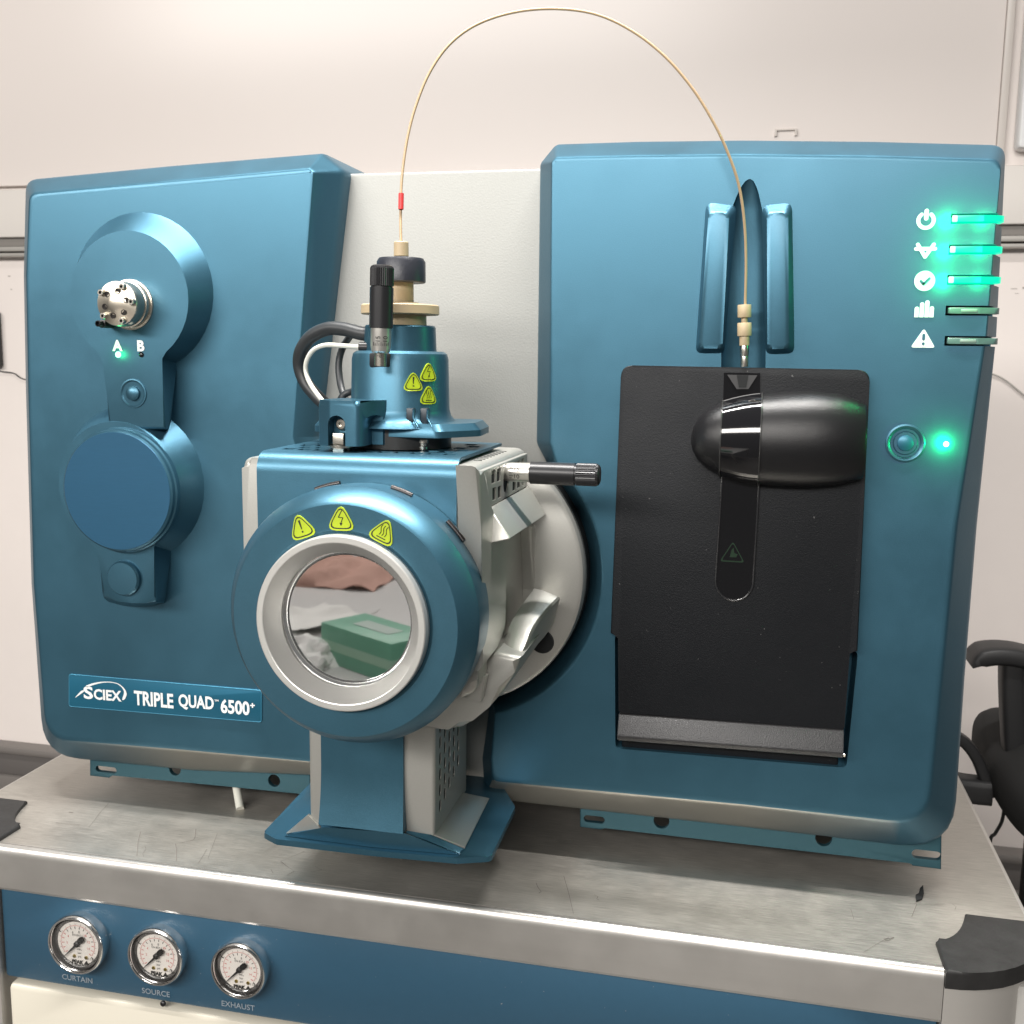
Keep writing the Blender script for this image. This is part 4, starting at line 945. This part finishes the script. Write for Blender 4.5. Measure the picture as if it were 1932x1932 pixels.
# vertical micrometer
def micrometer(org, ax, L, label):
    ax = Vector(ax).normalized(); org = Vector(org); s_ = L
    o = lathe('micrometer_head', [(.034*s_, .0098), (.0345*s_, .0108), (.083*s_, .0108), (.0832*s_, .0098), (.0848*s_, .0098)], org, ax, BLKM, ion, 48)
    o['label'] = label
    lathe('scale_sleeve', [(.004*s_, .0072), (.006*s_, .0086), (.012*s_, .0092), (.0338*s_, .0095)], org, ax, mat('satin_chrome', (.66, .64, .60), metal=.85, rough=.3), o, 40)
    lathe('spindle', [(-.012*s_, .0056), (.0045*s_, .0056)], org, ax, POL, o, 24)
    bm = bmesh.new(); add_lathe(bm, [(.085*s_, .0108), (.106*s_, .0108), (.1085*s_, .0098), (.1100*s_, .0078)], org, ax, 72)
    _, a_, b_ = basis(ax)
    for v in bm.verts:
        d = v.co - org; t = d.dot(ax); rad_ = d - ax*t
        if .084*s_ < t < .107*s_ and rad_.length > .01:
            k = round(math.atan2(rad_.dot(b_), rad_.dot(a_))/(2*pi/72)); v.co = org + ax*t + rad_.normalized()*(.0108 if k % 2 else .0103)
    finish(bm, 'knurled_knob', BLKM, o, 20)
    bm = bmesh.new()
    view = (Vector(CAM)-org); view = (view - ax*view.dot(ax)).normalized(); sd = ax.cross(view)
    for k in range(9):                                           # engraved graduations
        for th, ln in ((.0, .0),):
            t = (.0075 + k*.0006)*s_
        an = -.75 + k*.19
        for t0, t1 in ((.0125*s_, .0155*s_ if k % 2 else .017*s_),):
            p0 = org + ax*t0 + (view*cos(an) + sd*sin(an))*.00945; p1 = org + ax*t1 + (view*cos(an) + sd*sin(an))*.00955
            add_tube(bm, [p0, p1], .00022, 4)
    for k in range(7):
        t = (-.001 + k*.0018)*s_; p0 = org + ax*t + view*.0075 + sd*.0012; p1 = org + ax*t + view*.0075 - sd*(.003 if k % 2 else .002)
        add_tube(bm, [p0*1.0, p1], .0002, 4)
    up_ = sd if abs(ax.z) > .5 else ax
    for k, tx in enumerate(('15', '10')):
        an = (-.25, .45)[k]; q = org + ax*.0205*s_ + (view*cos(an) + sd*sin(an))*.0100
        tn = (sd*cos(an) - view*sin(an))
        add_text(bm, tx, .0062, q, ax, tn*-1 if abs(ax.z) > .5 else tn*-1)
    finish(bm, 'graduations', INK, o, 0, False)
    return o
m0 = P(718, 672, -.168); m1 = P(721, 500, -.168)
micrometer(m0, (m1-m0), (m1-m0).length/.110, 'upright micrometer head with black knurled knob')
0 and lathe('micrometer_seat', [(0, .0135), (.006, .0125)], m0 + Vector((0, .01, -.012)), (0, 0, 1), BLUE, ion, 32)
mcut = P(714, 676, -.155); box('micrometer_notch', (mcut.x-.0105, TYY-.0475, tz+.056), (mcut.x+.0105, TYY-.035, tz+.0695), DARK, ion, .002)
h0 = Vector((SX-.012, -.105, P(950, 890, -.105).z)); h1 = P(1120, 896, -.105)
micrometer(h0 + Vector((.008, 0, 0)), Vector((h1.x-h0.x, 0, h1.z-h0.z)), (h1-h0).length/.112, 'sideways micrometer head sticking out of the silver side')
# tower stickers on the curved wall
def cyl(u, v):
    yy = TYY-.045
    for _ in range(12):
        q = P(u, v, yy); a = math.asin(max(-.999, min(.999, (q.x-TX)/.0475))); yy = TYY-.0475*cos(a)
    zc = P(u, v, yy).z
    return lambda x, z, e: Vector((TX + (.0476+e)*sin(a + x/.0475), TYY - (.0476+e)*cos(a + x/.0475), zc+z))
for u, v, kd in ((779.5, 721, 'bang'), (808, 703, 'volt'), (808, 746, 'heat')):
    warn(ion, cyl(u, v), .0205, 0., kd)

# ---- exhaust pedestal below the source
ped = thing('exhaust_pedestal', 'blue and silver pedestal with perforated side and flared base plate below the round window', 'pedestal')
py = -.150; pb_ = -.03
def W(u, v, y=py): return PX(u, v, y)
x0, x1 = W(583, 1450)[0], W(820, 1480)[0]; xa, xb_ = W(608, 1470)[0], W(764, 1480)[0]
ztop = .235; PZ0 = .070
zc0 = P(810, 1572, py).z
side_ = None
bm = bmesh.new(); o = rpoly([(x0, py), (x1, py), (x1, pb_), (x0, pb_)], [.004, .004, .002, .002], 4)
add_rings(bm, [[(x, y, ztop) for x, y in o], [(x, y, zc0-.004) for x, y in o]]); core = finish(bm, 'silver_core', SILV, ped, 40)
cut = bmesh.new()
for i in range(5):
    for j in range(7):
        yy = py+.019 + i*.0165; zz = zc0+.018 + j*.0165 + i*.0055
        if zz > .205: continue
        o = capsule(yy, zz, yy, zz+.0060, .0036, 5); add_rings(cut, [[(x1-.03, a, b) for a, b in o], [(x1+.01, a, b) for a, b in o]])
boolean(core, cut, 40)
box('perforation_shade', (x1-.02, py+.006, zc0+.01), (x1-.0008, pb_-.012, .222), DARK, ped, 0)  # dark insert just under the surface gives the perforations their shade
# blue front: slightly flared towards the foot
bm = bmesh.new(); rings = []
for t in [i/10 for i in range(11)]:
    z = ztop + (zc0+.002-ztop)*t; fl = .004*max(0, (t-.55)/.45)**2
    rings.append([(xa+.0005, py-.0035-fl*2.2, z), (xb_-.0005+fl*.6, py-.0035-fl*2.2, z), (xb_-.0005+fl*.6, py+.001, z), (xa+.0005, py+.001, z)])
add_rings(bm, rings); finish(bm, 'blue_front', BLUE, ped, 30)
# base plate and flares
bp = [PZ(u, v, PZ0) for u, v in ((497, 1572), (521, 1585), (700, 1606), (862, 1621), (927, 1617), (972, 1524), (940, 1470), (640, 1440), (586, 1478))]
o = rpoly([(p.x, p.y) for p in bp], [.006, .008, 0, .006, .008, .01, .01, .01, .01], 4)
bm = bmesh.new(); vs, c0, c1 = add_rings(bm, [[(x, y, PZ0+.001) for x, y in o], [(x, y, PZ0-.005) for x, y in o]])
bmesh.ops.bevel(bm, geom=list(c0.edges), offset=.0022, segments=2, profile=.5, affect='EDGES'); finish(bm, 'base_plate', BLUE, ped, 30)
def Z0(u, v, z=PZ0+.0015): return PZ(u, v, z)
fl_b = [P(609, 1561, py-.012), P(763, 1572, py-.012), Z0(868, 1613), Z0(700, 1598), Z0(537, 1577)]
bm = bmesh.new(); add_rings(bm, [fl_b, [Vector((p.x, p.y+.012, PZ0-.001)) for p in fl_b]]); finish(bm, 'front_skirt', BLUE, ped, 20)
def flare(name, pts, drop=.003, m=SILV):
    bm = bmesh.new(); n = (pts[1]-pts[0]).cross(pts[2]-pts[0]).normalized(); n = n if n.z > 0 else -n
    vs, c0, c1 = add_rings(bm, [[p + n*.0012 for p in pts], [p - n*drop for p in pts]]); bmesh.ops.bevel(bm, geom=list(c0.edges), offset=.0009, segments=2, profile=.5, affect='EDGES')
    finish(bm, name, m, ped, 30)
flare('right_flare', [P(812, 1574, py), Z0(877, 1600), Z0(923, 1507), Vector((x1, -.045, zc0-.002))])
flare('left_flare', [P(583, 1535, py), P(606, 1560, py), Z0(542, 1570)])
flare('right_hem', [P(767, 1568, py-.004), P(812, 1576, py-.002), Z0(877, 1603), Z0(868, 1610)], .002, BLUE)
box('neck_block', (-.385, -.12, .19), (-.285, -.03, .26), SILV, ped, .004)

# ================================================================== tubing and cables
tubet = thing('sample_tube', 'thin beige capillary tube arching from the probe cap to the black door', 'tube')
tp = [(757, 470), (756, 430), (756, 395), (758, 340), (767, 270), (783, 205), (810, 138), (848, 84), (900, 46), (970, 23), (1048, 16.5), (1125, 27), (1195, 60), (1258, 110), (1310, 172), (1350, 238), (1376, 295), (1394, 350), (1404, 415), (1407.5, 490), (1406, 580)]
ys = [TYY + (-.012-TYY)*(i/(len(tp)-1))**1.0 for i in range(len(tp))]
path = [P(u, v, y) for (u, v), y in zip(tp, ys)]
tube('capillary', spline(path, 8), .00135, mat('capillary_beige', (.42, .30, .18), rough=.35), tubet, 10)
tn = P(757, 484, TYY)
lathe('probe_nut', [(0, .0068), (.0005, .0072), (.0130, .0070), (.0138, .0062)], (tn.x, TYY, tn.z), (0, 0, 1), PEEK, tubet, 32)
a, b = P(756.5, 395, -.098), P(757, 365, -.096); tube('red_sleeve', [a, (a+b)/2, b], .0026, mat('red_sleeve', (.55, .03, .03), rough=.5), tubet, 12)
yf = -.012
def zf(v): return P(1404.5, v, yf)
def seg(name, v0, v1, hw_px, m, rr=None):
    a, b = zf(v0), zf(v1); r_ = (P(1404.5+hw_px, v0, yf).x - a.x); L_ = (b-a).length
    return lathe(name, [(0, r_*.96), (L_*.06, r_), (L_*.94, r_), (L_, r_*.96)], a, (b-a), m, tubet, 32)
seg('inlet_nut', 575, 599, 13, PEEK); seg('inlet_thread', 599, 609, 6, PEEK); seg('inlet_union', 609, 634, 13.5, PEEK); seg('inlet_collar', 634, 652, 9.5, PEEK); seg('inlet_ferrule', 652, 672, 8.5, POL); seg('inlet_needle', 672, 692, 7.5, POL)

cb0 = lambda u, v, y: P(u, v, y)
def z4b(x, y): return (x*.2604+534.6, y*.2604+408.8)
tag(tube('power_cable', spline([cb0(*z4b(640, 855), -.105), cb0(*z4b(560, 845), -.105), cb0(*z4b(440, 815), -.100), cb0(*z4b(320, 812), -.095), cb0(*z4b(200, 870), -.09), cb0(*z4b(130, 970), -.085), cb0(*z4b(118, 1080), -.08), cb0(*z4b(160, 1200), -.08), cb0(*z4b(250, 1310), -.085), cb0(*z4b(360, 1410), -.09), cb0(*z4b(450, 1500), -.10), cb0(*z4b(480, 1550), -.10)]), .0068, GREYC, n=16),
    'thick dark grey cable looping from the probe tower down to its foot', 'cable')
gt = tag(tube('gas_tube', spline([cb0(*z4b(600, 948), -.125), cb0(*z4b(540, 944), -.125), cb0(*z4b(420, 935), -.12), cb0(*z4b(300, 932), -.118), cb0(*z4b(215, 970), -.116), cb0(*z4b(168, 1050), -.114), cb0(*z4b(165, 1130), -.114), cb0(*z4b(200, 1220), -.118), cb0(*z4b(280, 1330), -.124), cb0(*z4b(370, 1430), -.13), cb0(*z4b(435, 1500), -.13)]), .0023, CLEAR, n=12),
    'slim milky gas tube curving beside the thick grey cable', 'tube')
q = cb0(*z4b(552, 946), -.125); lathe('tube_plug', [(0, .0052), (.016, .0052)], q, (1, .1, 0), BLKM, ion, 20)
tag(tube('sensor_cable', spline([cb0(*z4b(520, 800), -.07), cb0(*z4b(480, 870), -.06), cb0(*z4b(430, 950), -.055), cb0(*z4b(402, 1060), -.055), cb0(*z4b(412, 1200), -.06), cb0(*z4b(445, 1310), -.07), cb0(*z4b(490, 1390), -.085)]), .0036, GREYC, n=12),
    'thin dark cable hanging behind the thick cable against the silver panel', 'cable')
tag(tube('sensor_cable', spline([cb0(*z4b(560, 1270), -.09), cb0(*z4b(500, 1268), -.08), cb0(*z4b(440, 1290), -.08), cb0(*z4b(410, 1340), -.085), cb0(*z4b(405, 1420), -.09)]), .0036, GREYC, n=12),
    'short dark cable bending out of the probe tower near its clamp', 'cable')

pg = Vector((TX-.012, TYY-.014, tz+.1155)); lathe('insulator_peg', [(0, .0045), (.013, .0045), (.014, .004)], pg, (0, 0, 1), PEEK, ion, 20)

# ================================================================== things in front of the instrument for the round window to mirror, some of them added
wt = thing('side_table', 'white side table standing in front of the bench, mirrored in the round window', 'table')
WTM = mat('table_white', (.62, .61, .60), rough=.4)
box('table_top', (-1.9, -2.75, -.125), (-.55, -1.28, -.10), WTM, wt, .004)  # stretched far back so its pale top brightens the window reflection
for x in (-1.86, -.59):
    for y in (-2.71, -1.32): box('leg', (x-.02, y-.02, FZ), (x+.02, y+.02, -.1255), ALU, wt, .003)
gb = thing('glove_box', 'green cardboard box of tissues mirrored in the round window', 'box')
gb.location = (-.745, -1.46, -.0995); gb.rotation_euler = (0, 0, radians(32))
GBM = mat('green_card', (.16, .40, .28), rough=.45, cvar=.15, cscale=30)
box('carton', (-.12, -.06, 0), (.12, .06, .085), GBM, gb, .002)
box('carton_slot', (-.06, -.02, .0852), (.06, .02, .0862), mat('carton_film', (.5, .6, .55), rough=.3), gb, 0)
box('carton_band', (-.1205, -.0605, .03), (.1205, .0605, .05), mat('pale_green', (.35, .55, .42), rough=.5), gb, 0)
bm = bmesh.new(); bmesh.ops.create_icosphere(bm, subdivisions=4, radius=.06)
for v in bm.verts:
    n_ = noise.fractal(v.co*22, 1., 2., 4); v.co *= 1+.45*n_; v.co.z = max(v.co.z*.7, -.012)
tis = finish(bm, 'tissue', mat('tissue_white', (.8, .79, .77), rough=.8), None, 25); tis.location = (-.83, -1.40, .02)
tag(tis, 'crumpled white tissue beside the green box, mirrored in the round window', 'tissue')
tis.location = (-.885, -1.44, -.088+.0)

bm = bmesh.new(); bmesh.ops.create_grid(bm, x_segments=14, y_segments=14, size=.11)  # invented sheet, added to whiten what the round window mirrors
for v in bm.verts: v.co.z = .004 + .035*max(0, noise.noise(v.co*14+Vector((3, 1, 7)))) + .02*max(0, v.co.x/.11)**2
bmesh.ops.solidify(bm, geom=bm.faces[:], thickness=.0012)
pp = finish(bm, 'reflection_paper', mat('paper_white', (.78, .77, .74), rough=.7), None, 40); pp.location = (-1.02, -1.78, -.099); pp.rotation_euler = (0, 0, .5)
tag(pp, 'rumpled white paper sheet added behind the green box to brighten the window reflection', 'paper')
bm = bmesh.new(); bmesh.ops.create_grid(bm, x_segments=24, y_segments=16, size=.22)  # invented cloth, added to give the window reflection a pink top
for v in bm.verts: v.co.z = .03 + .05*abs(noise.noise(v.co*9)) - .03*max(abs(v.co.x), abs(v.co.y))/.22
bmesh.ops.solidify(bm, geom=bm.faces[:], thickness=.004)
pk = finish(bm, 'cloth', mat('dusty_pink_cloth', (.55, .33, .27), rough=.9), None, 60); pk.location = (-1.22, -2.35, -.099)
tag(pk, 'dusty pink cloth added at the far end to tint the round window reflection', 'cloth')
